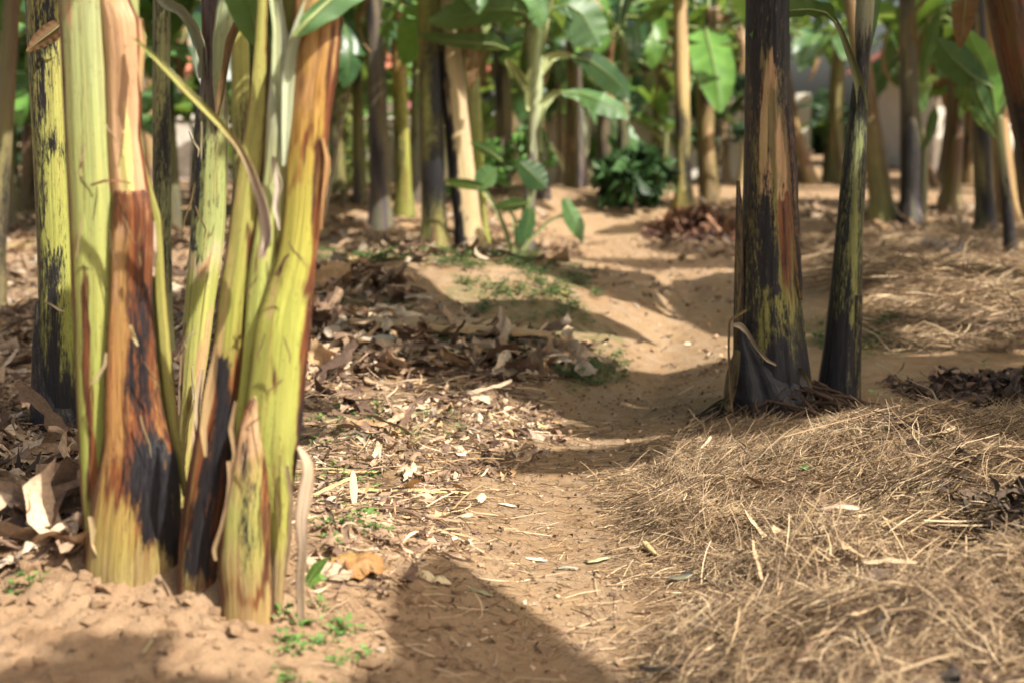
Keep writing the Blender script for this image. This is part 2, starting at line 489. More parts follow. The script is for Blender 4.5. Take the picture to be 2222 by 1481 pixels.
def sheath(name, stations, D, col, mask, parent=None, bulge=0.65, thick=0.006, nu=44, nh=130, seed=0, ripple=0.03,
           rag_top=0.0, rag_edge=0.0, skew=0.0):
    """a curved, thick sheath lying round the front of a stem; stations as px_pts with D the depth of its edges"""
    P = px_pts(stations, D)
    Q, t = resample(P, nh)
    hh = t / t[-1]
    s = np.linspace(-1, 1, nu)
    hw = Q[:, 3:4]
    # ragged outer edge and top
    eL = 1 + rag_edge * fbm(t * 14, t * 0 + 3.3, octv=4, seed=seed)
    eR = 1 + rag_edge * fbm(t * 14, t * 0 + 8.1, octv=4, seed=seed + 1)
    S = np.where(s[None] < 0, s[None] * eL[:, None], s[None] * eR[:, None])
    prof = np.sqrt(np.clip(1 - 0.92 * s ** 2, 0, 1)) + skew * s
    rp = 1 + 0.012 * np.sin(s * 46 + seed * 2)[None] * (0.5 + vnoise(t * 7, t * 0 + seed))[:, None] + 1.3 * ripple * (np.sin(s * 9 + seed)[None] * 0.6 + 1.5 * fbm(s[None] * 3 + seed + 0 * t[:, None], t[:, None] * 5, octv=3, seed=seed))
    X = Q[:, 0:1] + hw * S
    Y = Q[:, 1:2] - hw * bulge * prof[None] * rp
    Z = Q[:, 2:3] + 0 * X
    if rag_top:
        k = sstep(0.90, 1.0, hh)[:, None]
        Z = Z + k * rag_top * 2 * fbm(s[None] * 6 + seed, 0 * t[:, None] + 1.7, octv=4, seed=seed + 3)
    Vf = np.stack([X, Y, Z], -1).reshape(-1, 3)
    Vb = np.stack([Q[:, 0:1] + hw * S * 0.97, Y + thick, Z], -1).reshape(-1, 3)
    n = nh * nu
    V = np.concatenate([Vf, Vb])
    g = grid_faces(nh, nu)
    gb = g[:, ::-1] + n
    i = np.arange(nh - 1)
    eL_ = np.stack([i * nu, (i + 1) * nu, (i + 1) * nu + n, i * nu + n], 1)
    a = i * nu + nu - 1
    eR_ = np.stack([a + n, a + nu + n, a + nu, a], 1)
    j = np.arange(nu - 1)
    b = (nh - 1) * nu + j
    eT = np.stack([b, b + 1, b + 1 + n, b + n], 1)
    eB = np.stack([j + n, j + 1 + n, j + 1, j], 1)
    st = np.stack([X - Q[:, 0:1] + seed * 1.1, Y - Q[:, 1:2], np.broadcast_to(t[:, None], X.shape)], -1).reshape(-1, 3)
    px, py = project(Vf)
    u = np.tile(s, nh); h = np.repeat(hh, nu)
    cc, mm = colmask(col, mask, px, py, u, h, st, n)
    ed_ = sstep(0.80, 0.97, np.abs(u) + 0.10 * fbm(st[:, 2] * 9, st[:, 0] * 30, octv=3, seed=seed))
    mm[:, 1] = np.clip(mm[:, 1] + 0.55 * ed_, 0, 1); mm[:, 0] = np.clip(mm[:, 0] + 0.25 * ed_ ** 3, 0, 1)
    o = mesh_np(name, V, np.concatenate([g, gb, eL_, eR_, eT, eB]), M['stem'], None, True,
                {'st': np.concatenate([st, st]), 'col': np.concatenate([cc, cc]), 'mask': np.concatenate([mm, mm])})
    if parent: rel(o, parent)
    return o


def blob(px, py, cx, cy, sx, sy, k=1.0):
    return k * np.exp(-((px - cx) / sx) ** 2 - ((py - cy) / sy) ** 2)


def line(px, py, pts, w, k=1.0):
    """soft streak along a photograph-space polyline (y ascending)"""
    pts = np.array(pts, float)
    x = np.interp(py, pts[:, 1], pts[:, 0])
    inside = sstep(pts[0, 1] - 30, pts[0, 1] + 10, py) * sstep(pts[-1, 1] + 30, pts[-1, 1] - 10, py)
    return k * np.exp(-((px - x) / w) ** 2) * inside


def cols(*stops):
    """colour ramp along photograph y: (y, rgb)"""
    ys = np.array([s[0] for s in stops], float); cs = np.array([s[1] for s in stops], float)
    return lambda px, py, u, h, st: np.stack([np.interp(py, ys, cs[:, k]) for k in range(3)], 1)


def msk(R=0.0, G=0.0, B=0.0):
    """each of R G B: a number or a function of px, py"""
    def f(px, py, u, h, st):
        o = [(v(px, py, u, h) if callable(v) else np.full_like(px, v)) for v in (R, G, B)]
        return np.stack(o, 1)
    return f


# ------------------------------------------------------------------ leaves
def leaf_mesh(spine, hw, side, mat, name='leaf', fold=0.25, tears=0.0, seed=0, wav=0.03, nl=6, pet=0.0, petr=0.012, nt=44, curl=0.0, thick=True):
    """spine: points; hw: half widths along it; side: unit side vector (or per-point); blade from parameter pet to 1"""
    rs = np.random.default_rng(seed)
    S, t = resample(np.concatenate([np.asarray(spine, float), np.asarray(hw, float)[:, None]], 1), nt)
    h = t / t[-1]
    P = S[:, :3]; W = S[:, 3]
    T = np.gradient(P, axis=0); T /= np.linalg.norm(T, axis=1)[:, None] + 1e-9
    sd = np.tile(np.asarray(side, float), (nt, 1)) if np.ndim(side) == 1 else side
    sd = sd - (sd * T).sum(1)[:, None] * T; sd /= np.linalg.norm(sd, axis=1)[:, None] + 1e-9
    N = np.cross(sd, T)
    V = []; FA = []; ST = []; ED = []; MI = []
    k0 = int(pet * (nt - 1))
    base = 0
    for sg in (-1, 1):
        # strips between tears
        cuts = [k0] + [k for k in range(k0 + 2, nt - 2) if rs.random() < tears] + [nt - 1]
        for a, b in zip(cuts[:-1], cuts[1:]):
            if b <= a: continue
            droop = rs.uniform(0, 0.5) * (1 if tears > 0 else 0)
            short = rs.uniform(0.86, 1.0) if tears > 0 else 1.0
            gap = 0.10 if tears > 0 else 0.0
            m = b - a + 1
            q = np.linspace(0, 1, nl + 1)
            kk = np.arange(a, b + 1)
            loc = np.linspace(-1, 1, m) if m > 1 else np.zeros(1)
            edge_in = 1 - gap * np.abs(loc) ** 3
            ww = W[kk] * short
            wave = wav * W.max() * np.sin(h[kk] * 37 + sg + seed)[:, None] * q[None] ** 2 + wav * 2.5 * W.max() * fbm(h[kk] * 9 + seed, h[kk] * 0 + sg * 3, octv=3, seed=seed)[:, None] * q[None] ** 2
            ang = fold + 0 * q[None] - (droop * q[None] ** 1.5) - curl * q[None]
            dx = sg * ww[:, None] * q[None] * np.cos(ang)
            dz = ww[:, None] * q[None] * np.sin(ang) + wave
            sh = (loc * -gap * 0.25 * W[kk])[:, None] * q[None] ** 2
            pts = P[kk][:, None, :] + sd[kk][:, None, :] * dx[..., None] + N[kk][:, None, :] * dz[..., None] + T[kk][:, None, :] * (sh[..., None] + (ww[:, None] * q[None] * 0.25)[..., None])
            V.append(pts.reshape(-1, 3))
            f = grid_faces(m, nl + 1) + base
            if sg < 0: f = f[:, ::-1]
            FA.append(f); MI.append(np.zeros(len(f), int))
            ST.append(np.stack([np.broadcast_to(t[kk][:, None], dx.shape) - 0.25 * np.abs(dx), dx, 0 * dx + seed], -1).reshape(-1, 3))
            ee = np.stack([np.broadcast_to(q[None] ** 4 * 0.8, dx.shape), 0 * dx, 0 * dx], -1)
            if m > 3: ee[0, :, 0] += 0.1; ee[-1, :, 0] += 0.1
            ED.append(ee.reshape(-1, 3))
            base += m * (nl + 1)
    # midrib and stalk
    nr = 7
    th = np.linspace(0, 2 * np.pi, nr, endpoint=False)
    rr = petr * np.where(h < pet, 1.0, np.clip(1 - (h - pet) / (1 - pet + 1e-6), 0.10, 1)) if pet > 0 else petr * np.clip(1 - h, 0.12, 1)
    rib = P[:, None] + sd[:, None] * (np.cos(th)[None] * rr[:, None])[..., None] + N[:, None] * ((np.sin(th)[None] - 0.5) * rr[:, None])[..., None]
    V.append(rib.reshape(-1, 3)); f = grid_faces(nt, nr, True) + base
    FA.append(f); MI.append(np.ones(len(f), int))
    ST.append(np.stack([np.broadcast_to(t[:, None], (nt, nr)), 0 * rib[..., 0], 0 * rib[..., 0]], -1).reshape(-1, 3))
    ED.append(np.tile([0, 0.85, 0], (nt * nr, 1)))
    return dict(V=np.concatenate(V), F=np.concatenate(FA), st=np.concatenate(ST), ed=np.concatenate(ED))


def leaf_obj(name, d, mat, parent=None):
    o = mesh_np(name, d['V'], d['F'], mat, None, True, {'st': d['st'], 'edge': d['ed']})
    if parent: rel(o, parent)
    return o


def leaf_px(name, pts, wpx, D, mat, parent, roll=0.5, **kw):
    """leaf drawn along a photograph polyline; pts (x, y[, dD]); wpx half widths in pixels"""
    P = np.array([at(p[0], p[1], D + (p[2] if len(p) > 2 else 0)) for p in pts])
    T = P[-1] - P[0]; T /= np.linalg.norm(T)
    v = np.array([0, 1.0, 0])
    s = np.cross(T, v); s /= np.linalg.norm(s)
    side = s * math.cos(roll) + v * math.sin(roll)
    hw = np.array(wpx, float) / F * D / max(0.35, abs(math.cos(roll)))
    return leaf_obj(name, leaf_mesh(P, hw, side, mat, **kw), mat, parent)


# generic crown leaves: built once, copied
def template(L, w, a0, droop, seed, tears, pet=0.16):
    n = 16; t = np.linspace(0, 1, n)
    ang = a0 - droop * t ** 1.4
    x = np.concatenate([[0], np.cumsum(np.cos(ang[:-1]))]) * L / (n - 1)
    z = np.concatenate([[0], np.cumsum(np.sin(ang[:-1]))]) * L / (n - 1)
    P = np.stack([x, 0.03 * L * np.sin(t * 4 + seed), z], 1)
    q = np.clip((t - pet) / (1 - pet), 0, 1)
    hw = w * np.clip(q / 0.18, 0, 1) ** 0.7 * np.clip((1 - q) / 0.35, 0, 1) ** 0.6
    return leaf_mesh(P, hw, np.array([0, 1.0, 0]), None, fold=0.22, tears=tears, seed=seed, wav=0.05, nl=4, pet=pet, petr=0.02 * L / 2, nt=40)


TEMPL = [template(2.0, 0.27, 1.25, 1.75, 1, 0.10), template(2.0, 0.30, 1.05, 1.9, 2, 0.22), template(1.9, 0.25, 1.35, 2.3, 3, 0.05),
         template(2.1, 0.28, 0.9, 1.3, 4, 0.30), template(1.7, 0.26, 1.2, 1.1, 5, 0.0), template(1.8, 0.24, 0.9, 2.4, 6, 0.35)]
DEADT = [template(1.7, 0.13, 0.3, 2.6, 11, 0.5, 0.25), template(1.5, 0.10, -0.3, 1.9, 12, 0.5, 0.25)]
LEAFME = {}


def leaf_data(kind, k, mat):
    key = (kind, k, mat)
    if key not in LEAFME:
        d = (TEMPL if kind == 'live' else DEADT)[k]
        o = mesh_np('leaf', d['V'], d['F'], M[mat], None, True, {'st': d['st'], 'edge': d['ed']})
        LEAFME[key] = o.data
        bpy.data.objects.remove(o)
    return LEAFME[key]


def add_leaf(parent, p, az, tilt, sc, k, mat='leaf', kind='live', roll=0.0):
    o = bpy.data.objects.new('leaf' if kind == 'live' else 'dead_leaf', leaf_data(kind, k, mat)); C.objects.link(o)
    o.parent = parent
    loc = Vector(p) - Vector(parent.location)
    o.matrix_local = Matrix.Translation(loc) @ Matrix.Rotation(az, 4, 'Z') @ Matrix.Rotation(-tilt, 4, 'Y') @ Matrix.Rotation(roll, 4, 'X') @ Matrix.Diagonal((sc, sc, sc, 1))
    return o


def crown(parent, top, n, sc, rs, mats=('leaf',), dead=0, az0=None, tilt=(-0.25, 0.15)):
    a = rs.uniform(0, 6.28) if az0 is None else az0
    for i in range(n):
        add_leaf(parent, (top[0], top[1], top[2] - 0.05 * i * sc), a + i * 2.4 + rs.normal(0, 0.2), rs.uniform(*tilt) - 0.25 * i / n, sc * rs.uniform(0.85, 1.1),
                 int(rs.integers(0, len(TEMPL))), mats[int(rs.integers(0, len(mats)))], roll=rs.normal(0, 0.2))
    for i in range(dead):
        add_leaf(parent, (top[0], top[1], top[2] - 0.15), rs.uniform(0, 6.28), rs.uniform(-0.3, 0.1), sc * rs.uniform(0.7, 1.0), int(rs.integers(0, 2)), 'leaf_dead', 'dead')


exec_order = []
#@@SETTING

# ------------------------------------------------------------------ ground and path
def axis(parts):
    out = []
    for a, b, s in parts:
        out.append(np.arange(a, b - 1e-6, s))
    return np.concatenate(out)


def grow(a, b, s0, k):
    out = [a]; s = s0
    while out[-1] < b: s *= k; out.append(out[-1] + s)
    return np.array(out)


xd = np.arange(-2.2, 2.6, 0.0135)
xs = np.concatenate([-grow(2.2, 70, 0.0135, 1.06)[1:][::-1], xd, grow(xd[-1], 70, 0.0135, 1.06)[1:]])
yd = np.arange(2.3, 6.6, 0.0135)
ys = np.concatenate([2.3 - (grow(0, 10, 0.0135, 1.12)[1:][::-1]), yd, grow(yd[-1], 110, 0.0135, 1.014)[1:]])
Xg, Yg = np.meshgrid(xs, ys)
Zg = height(Xg, Yg)
GV = np.stack([Xg, Yg, Zg], -1).reshape(-1, 3)


def in_poly(px, py, poly):
    poly = np.asarray(poly, float); r = np.zeros(px.shape, bool)
    j = len(poly) - 1
    for i in range(len(poly)):
        xi, yi = poly[i]; xj, yj = poly[j]
        c = ((yi > py) != (yj > py)) & (px < (xj - xi) * (py - yi) / (yj - yi + 1e-12) + xi)
        r ^= c; j = i
    return r


# zones as seen in the photograph's ground plan (used with ground points only)
STRAW = [[(1590, 935), (1900, 905), (2300, 900), (3400, 900), (4200, 1600), (3400, 2600), (1500, 2600), (1430, 1481), (1520, 1330), (1540, 1210), (1400, 1110), (1400, 1040), (1520, 960)]]
STRAW2 = [[(1880, 690), (1960, 570), (2222, 540), (2800, 560), (2800, 770), (2222, 775), (1960, 770), (1870, 760)],
          [(1740, 480), (2222, 500), (2700, 520), (2700, 560), (2000, 575), (1880, 640), (1740, 620)]]
LITTER = [[(670, 590), (890, 600), (915, 660), (1170, 730), (1260, 780), (1180, 830), (1020, 880), (880, 960), (640, 960), (-200, 1000), (-300, 560), (100, 540), (300, 640), (600, 640)],
          [(-300, 960), (190, 980), (185, 1215), (-300, 1240)],
          [(650, 980), (860, 1010), (1000, 1050), (1010, 1200), (830, 1310), (650, 1300)]]
LIT_LIGHT = [[(650, 880), (1150, 850), (1250, 960), (1050, 1030), (640, 1040)]]
MOSS = [[(1000, 590), (1250, 640), (1400, 800), (1250, 850), (1040, 700), (940, 640)], [(690, 640), (900, 660), (880, 700), (690, 710)],
        [(700, 900), (1000, 900), (1000, 960), (650, 960)], [(1860, 690), (1960, 720), (1950, 770), (1740, 760), (1745, 680)], [(700, 545), (1100, 545), (1300, 620), (1180, 600), (900, 575), (700, 580)]]
gpx, gpy = project(GV)
inr = GV[:, 1] > 0.6
jx = gpx + 60 * fbm(GV[:, 0] * 2.5, GV[:, 1] * 2.5, octv=3, seed=41) * 2
jy = gpy + 30 * fbm(GV[:, 0] * 2.5, GV[:, 1] * 2.5, octv=3, seed=42) * 2


def zone(polys, x, y):
    r = np.zeros(x.shape)
    for p in polys: r = np.maximum(r, in_poly(x, y, p))
    return r


gm = np.zeros((len(GV), 4), np.float32); gm[:, 3] = 1
gm[:, 0] = np.maximum.reduce([0.50 * zone(LITTER, jx, jy), 0.55 * zone(LIT_LIGHT, jx, jy), 0.75 * zone(STRAW, jx, jy), 0.75 * zone(STRAW2, jx, jy)]) * inr
far = sstep(11, 16, GV[:, 1])
gm[:, 0] = np.maximum(gm[:, 0], far * 0.55 * sstep(0.5, 1.4, np.abs(GV[:, 0] - path_x(GV[:, 1]))))
gm[:, 1] = 0.78 * zone(MOSS, jx, jy) * inr
gm[:, 2] = np.clip(1.3 * gauss(GV[:, 0], GV[:, 1], -0.85, 3.0, 0.75, 0.7), 0, 1)
# blur the zone masks a little on the grid
G3 = gm.reshape(len(ys), len(xs), 4)
for _ in range(6):
    G3[1:-1, 1:-1] = (G3[:-2, 1:-1] + G3[2:, 1:-1] + G3[1:-1, :-2] + G3[1:-1, 2:] + 2 * G3[1:-1, 1:-1]) / 6
gm = G3.reshape(-1, 4)
GF = grid_faces(len(ys), len(xs))
cen = GV[GF].mean(1)
pw = 0.34 + 0.015 * np.clip(cen[:, 1] - 3, 0, 20) + 0.10 * fbm(cen[:, 0] * 2, cen[:, 1] * 2, octv=3, seed=77)
ispath = (np.abs(cen[:, 0] - path_x(cen[:, 1])) < pw) & (cen[:, 1] < 24) & (cen[:, 1] > -5)
# analytic normals so the two sheets shade as one surface
dzx = np.gradient(Zg, xs, axis=1); dzy = np.gradient(Zg, ys, axis=0)
GN = np.stack([-dzx, -dzy, np.ones_like(Zg)], -1).reshape(-1, 3); GN /= np.linalg.norm(GN, axis=1)[:, None]


def sub_ground(name, sel):
    f = GF[sel]; used = np.unique(f)
    mp = np.full(len(GV), -1, np.int64); mp[used] = np.arange(len(used))
    o = mesh_np(name, GV[used], mp[f], M['soil'], None, True, {'mask': gm[used]})
    o.data.normals_split_custom_set_from_vertices(GN[used].astype(np.float32))
    o['kind'] = 'structure'
    return o


sub_ground('ground', ~ispath)
sub_ground('path', ispath)

#@@STEMS
# ------------------------------------------------------------------ front clump of three stems
H_ = hit(295, 1205)
D1 = H_[1]
bc = thing('banana_plant', 'thick foreground banana stem with pale green left sheath and rust brown right sheath', 'banana plant', (H_[0], D1, H_[2]))
core = [(y, l + 6, r - 6) for y, l, r in ((-1500, 190, 300), (-500, 150, 306), (0, 138, 306), (250, 146, 308), (450, 154, 338), (700, 166, 360), (900, 174, 385), (1050, 178, 402), (1200, 184, 404), (1330, 170, 420))]
tube('pseudostem', px_pts(core, D1), cols((0, PG), (800, OL)), msk(0.15, 0.3, 0.2), bc, seed=3, flat=0.55)
DB = D1 - 0.035
sheath('green_sheath', [(-700, 140, 240), (0, 131, 236), (250, 142, 246), (450, 151, 256), (700, 162, 250), (900, 168, 240), (1050, 175, 234), (1185, 184, 246), (1260, 180, 250)], DB,
       cols((0, (0.36, 0.385, 0.18)), (300, (0.33, 0.37, 0.145)), (600, (0.33, 0.355, 0.105)), (1000, YG)),
       msk(R=lambda x, y, u, h: 0.30 * (u < -0.72) * (y < 800) + blob(x, y, 180, 60, 12, 60, .4),
           G=lambda x, y, u, h: 0.24 + line(x, y, [(180, 600), (188, 800), (199, 930), (214, 1100)], 11, .95) + 0.45 * (u < -0.75) + line(x, y, [(172, 0), (180, 300), (188, 500)], 3, .45) + 0.35 * sstep(900, 1150, y),
           B=lambda x, y, u, h: 0.85 * (u > 0.80) * (y < 420) + blob(x, y, 150, 30, 18, 50, .6)), bc, bulge=0.75, seed=5)
sheath('tan_sheath', [(-330, 226, 262), (-150, 222, 272), (0, 216, 282), (45, 224, 305), (120, 231, 309), (300, 236, 308), (440, 247, 330)], D1 - 0.05,
       lambda x, y, u, h, st: np.where((np.abs(x - 272) < (y - 225) * 0.115)[:, None] & (y > 225)[:, None], np.array([[0.62, 0.55, 0.20]]), np.array([[0.55, 0.33, 0.18]])),
       msk(G=lambda x, y, u, h: blob(x, y, 275, 150, 40, 110, .45) + 0.5 * (u > 0.86),
           B=lambda x, y, u, h: np.where((np.abs(x - 272) < (y - 225) * 0.115) & (y > 225), 0.0, 0.75) + 0.9 * ((x < 262) & (y > 240) & (np.abs(x - 272) < (y - 225) * 0.115))), bc, bulge=0.7, seed=7, rag_edge=0.06)
sheath('brown_sheath', [(413, 249, 322), (450, 246, 334), (551, 242, 334), (652, 240, 334), (754, 233, 342), (855, 229, 352), (939, 228, 372), (985, 222, 390), (1057, 206, 400), (1135, 195, 402), (1200, 188, 402), (1290, 180, 405)], D1 - 0.058,
       cols((415, (0.40, 0.19, 0.075)), (470, (0.50, 0.26, 0.11)), (700, (0.46, 0.22, 0.08)), (950, (0.40, 0.18, 0.06)), (1060, (0.36, 0.20, 0.06)), (1200, (0.34, 0.25, 0.08))),
       msk(R=lambda x, y, u, h: 0.12 + line(x, y, [(305, 600), (300, 760), (304, 880), (325, 1000), (338, 1080), (345, 1150)], 38, .56) + blob(x, y, 335, 1045, 62, 55, .95) + blob(x, y, 350, 1160, 62, 75, .78) + line(x, y, [(280, 760), (285, 860)], 8, .45),
           G=lambda x, y, u, h: 0.45 + line(x, y, [(300, 420), (316, 520), (312, 640), (305, 780), (308, 950), (300, 1080)], 46, .66) + blob(x, y, 265, 1045, 45, 40, .45) + 0.35 * (y < 480) + 0.28 * sstep(1080, 1130, y) * (x > 285) - 0.12 * sstep(1090, 1130, y) * (x < 275) - line(x, y, [(255, 480), (252, 700), (250, 950)], 18, .25),
           B=lambda x, y, u, h: 0.9 * (u > 0.55) * (y > 470) * (y < 590) + blob(x, y, 255, 600, 16, 200, .5) + blob(x, y, 272, 480, 26, 40, .5)), bc, bulge=0.72, seed=9, rag_top=0.004, rag_edge=0.03)
sheath('olive_sheath', [(330, 298, 311), (415, 318, 333), (470, 331, 350), (652, 335, 362), (787, 346, 375), (939, 366, 389), (1000, 383, 400), (1075, 396, 406)], D1 - 0.045,
       cols((300, OL), (600, (0.25, 0.24, 0.06)), (1000, (0.30, 0.27, 0.08))), msk(0.15, lambda x, y, u, h: 0.3 + 0.4 * (u < -.6), 0), bc, bulge=0.8, nu=20, seed=12)
# fibres hanging on it
def ribbon_px(name, pts, w, D, col, parent, seed=0, mask=(0, 0, 0), bul=0.4, roll=0.0):
    P = np.array([at(p[0], p[1], D + (p[2] if len(p) > 2 else 0)) for p in pts]); hw = np.array(w, float) / F * D
    Q, t = resample(np.concatenate([P, hw[:, None]], 1), 46)
    T = np.gradient(Q[:, :3], axis=0); T /= np.linalg.norm(T, axis=1)[:, None]
    v = np.array([0, 1.0, 0]); sd = np.cross(T, v); sd /= np.linalg.norm(sd, axis=1)[:, None] + 1e-9
    tw = roll + 0.5 * np.sin(t / t[-1] * 5 + seed)
    sd2 = sd * np.cos(tw)[:, None] + v * np.sin(tw)[:, None]
    nn = np.cross(sd2, T)
    nu = 9; s = np.linspace(-1, 1, nu)
    rr = 1 + 0.25 * fbm(t[:, None] * 12, s[None] * 2 + seed, octv=3, seed=seed)
    X = Q[:, None, :3] + sd2[:, None] * (Q[:, 3:4] * s[None] * rr)[..., None] + nn[:, None] * (Q[:, 3:4] * bul * (1 - s[None] ** 2))[..., None]
    back = X - nn[:, None] * 0.0016
    Vv = np.concatenate([X.reshape(-1, 3), back.reshape(-1, 3)]); n = 46 * nu
    g = grid_faces(46, nu); i = np.arange(45)
    e1 = np.stack([i * nu, (i + 1) * nu, (i + 1) * nu + n, i * nu + n], 1); a = i * nu + nu - 1
    e2 = np.stack([a + n, a + nu + n, a + nu, a], 1)
    st = np.stack([np.broadcast_to(s[None] * 0.02, (46, nu)), np.zeros((46, nu)) + seed, np.broadcast_to(t[:, None], (46, nu))], -1).reshape(-1, 3)
    c, m = colmask(col, mask, *project(X.reshape(-1, 3)), np.tile(s, 46), np.repeat(t / t[-1], nu), st, n)
    o = mesh_np(name, Vv, np.concatenate([g, g[:, ::-1] + n, e1, e2]), M['stem'], None, True, {'st': np.concatenate([st, st]), 'col': np.concatenate([c, c]), 'mask': np.concatenate([m, m])})
    return rel(o, parent) if parent else o


ribbon_px('dry_fibre', [(230, 765), (228, 790), (215, 815), (198, 832)], [2, 4, 3.5, 1.5], D1 - 0.16, CR, bc, 2)
ribbon_px('dry_fibre', [(283, 706), (290, 730), (299, 750)], [3, 4, 2], D1 - 0.17, (0.5, 0.4, 0.2), bc, 3)
ribbon_px('dry_fibre', [(196, 402), (225, 393), (250, 392), (285, 398)], [2, 2.5, 2.5, 1.5], D1 - 0.165, (0.25, 0.09, 0.05), bc, 4)
rs = np.random.default_rng(5)
topBC = at(230, -1450, D1)
crown(bc, topBC, 6, 0.95, rs, az0=0.4)

# stem D behind, between the two
HD = hit(400, 1100)
D2 = D1 + 0.36
dd = thing('banana_plant', 'slender mottled green and purple banana stem behind the foreground pair, leaning right', 'banana plant', (at(385, 1100, D2)[0], D2, height(at(385, 1100, D2)[0], D2)))
DS = [(-500, 452, 500), (0, 438, 480), (90, 440, 484), (200, 436, 492), (236, 428, 497), (370, 420, 494), (489, 417, 490), (551, 410, 485), (652, 402, 468), (754, 393, 456), (855, 388, 440), (939, 381, 425), (1100, 365, 408), (1250, 345, 395)]
tube('pseudostem', px_pts(DS, D2), cols((0, (0.16, 0.12, 0.13)), (190, (0.17, 0.14, 0.14)), (300, (0.26, 0.28, 0.10)), (520, (0.30, 0.34, 0.12)), (560, (0.50, 0.42, 0.24)), (600, (0.36, 0.38, 0.10)), (850, (0.42, 0.38, 0.12))),
     msk(R=lambda x, y, u, h: 0.36 * (y < 480) + 0.25 * (x < 432) * (y < 540) + 0.12 + blob(x, y, 430, 530, 25, 25, .5),
         G=lambda x, y, u, h: 0.55 * (y < 250) + 0.35 * (x < 440) * (y < 500) + 0.55 * sstep(780, 860, y) + blob(x, y, 452, 500, 14, 18, .9),
         B=lambda x, y, u, h: blob(x, y, 450, 560, 40, 22, .8) + line(x, y, [(455, 650), (440, 760), (432, 860), (420, 960)], 13, .9)), dd, seed=21, lobes=3)
sheath('pale_leaf_base', [(-260, 505, 530), (-60, 490, 530), (20, 470, 517), (90, 462, 500), (180, 462, 490), (260, 468, 484)], D2 - 0.05, cols((0, (0.40, 0.47, 0.27)), (200, (0.38, 0.42, 0.22))), msk(0.05, 0.1, 0.1), dd, bulge=0.7, seed=22, nu=24)
ribbon_px('dead_stalk', [(520, 25), (517, 45), (498, 90), (488, 150), (478, 210), (470, 262)], [4, 8, 9, 7, 9, 3], D2 - 0.09, (0.15, 0.07, 0.045), dd, 6, (0.35, 0.3, 0), 0.9)
ribbon_px('leaf_stalk', [(330, -60), (352, 5), (392, 22), (420, 60), (436, 110), (440, 170)], [11, 11, 12, 14, 15, 10], D2 - 0.03, (0.30, 0.32, 0.25), dd, 8, (0.15, 0.1, 0.1), 0.9)
rs = np.random.default_rng(6)
crown(dd, at(480, -520, D2), 5, 0.75, rs, az0=2.0)

# stem E: right of the clump, opening into stalks at the top
HE = hit(540, 1325)
D3 = HE[1] + 0.06
ee = thing('banana_plant', 'leaf bearing foreground banana stem with orange and yellow sheath on its right', 'banana plant', (HE[0], D3, HE[2]))
core = [(-1100, 600, 690), (0, 570, 720), (150, 558, 716), (300, 545, 700), (450, 520, 690), (600, 500, 678), (750, 480, 664), (900, 470, 650), (1050, 462, 634), (1200, 468, 615), (1420, 470, 600)]
tube('pseudostem', px_pts(core, D3 + 0.012), cols((0, OL), (400, (0.16, 0.15, 0.04)), (900, (0.15, 0.13, 0.04))), msk(lambda x, y, u, h: 0.25 + 0.3 * (y > 900), 0.5, 0.1), ee, seed=31, flat=0.40)  # core coloured dark so the gaps between sheaths look shaded
sheath('olive_sheath', [(-420, 556, 580), (-100, 562, 584), (30, 558, 582), (128, 550, 580), (250, 537, 582), (340, 520, 576), (450, 503, 562), (551, 489, 552), (652, 473, 538), (754, 462, 530), (855, 447, 520), (939, 424, 508), (1057, 402, 490), (1175, 388, 475), (1265, 385, 470), (1330, 380, 470)], D3 - 0.035,
       cols((100, (0.38, 0.36, 0.10)), (500, (0.32, 0.30, 0.08)), (700, (0.30, 0.30, 0.06)), (900, (0.26, 0.15, 0.06)), (1200, (0.22, 0.17, 0.06))),
       msk(R=lambda x, y, u, h: 0.10 + line(x, y, [(470, 790), (485, 900), (478, 960), (462, 1030), (440, 1100), (430, 1230)], 26, .95) + 0.5 * sstep(1150, 1250, y),
           G=lambda x, y, u, h: 0.18 + 0.4 * (u > 0.55) + 0.35 * (u < -.7) + 0.75 * sstep(740, 860, y) + line(x, y, [(540, 500), (545, 570)], 12, .7),
           B=lambda x, y, u, h: 0.5 * (u < -0.25) * (y > 400) * (y < 1000)), ee, bulge=0.7, seed=33)
sheath('pale_leaf_base', [(-80, 585, 600), (0, 592, 612), (60, 592, 622), (120, 592, 634), (236, 580, 630), (371, 574, 622), (484, 556, 616), (585, 540, 608), (686, 532, 590), (780, 526, 562), (900, 512, 545), (960, 510, 530)], D3 - 0.045,
       cols((0, (0.42, 0.48, 0.33)), (200, (0.50, 0.52, 0.38)), (330, (0.46, 0.48, 0.27)), (450, (0.42, 0.46, 0.14)), (900, (0.40, 0.43, 0.08))),
       msk(R=lambda x, y, u, h: line(x, y, [(543, 520), (535, 640), (531, 720)], 3, .6),
           G=lambda x, y, u, h: blob(x, y, 605, 330, 15, 40, .35) + blob(x, y, 600, 545, 8, 40, .9) + line(x, y, [(560, 520), (556, 590)], 7, .75),
           B=lambda x, y, u, h: blob(x, y, 612, 330, 20, 60, .5) + line(x, y, [(565, 400), (568, 470), (572, 560)], 16, .6)), ee, bulge=0.8, seed=34)
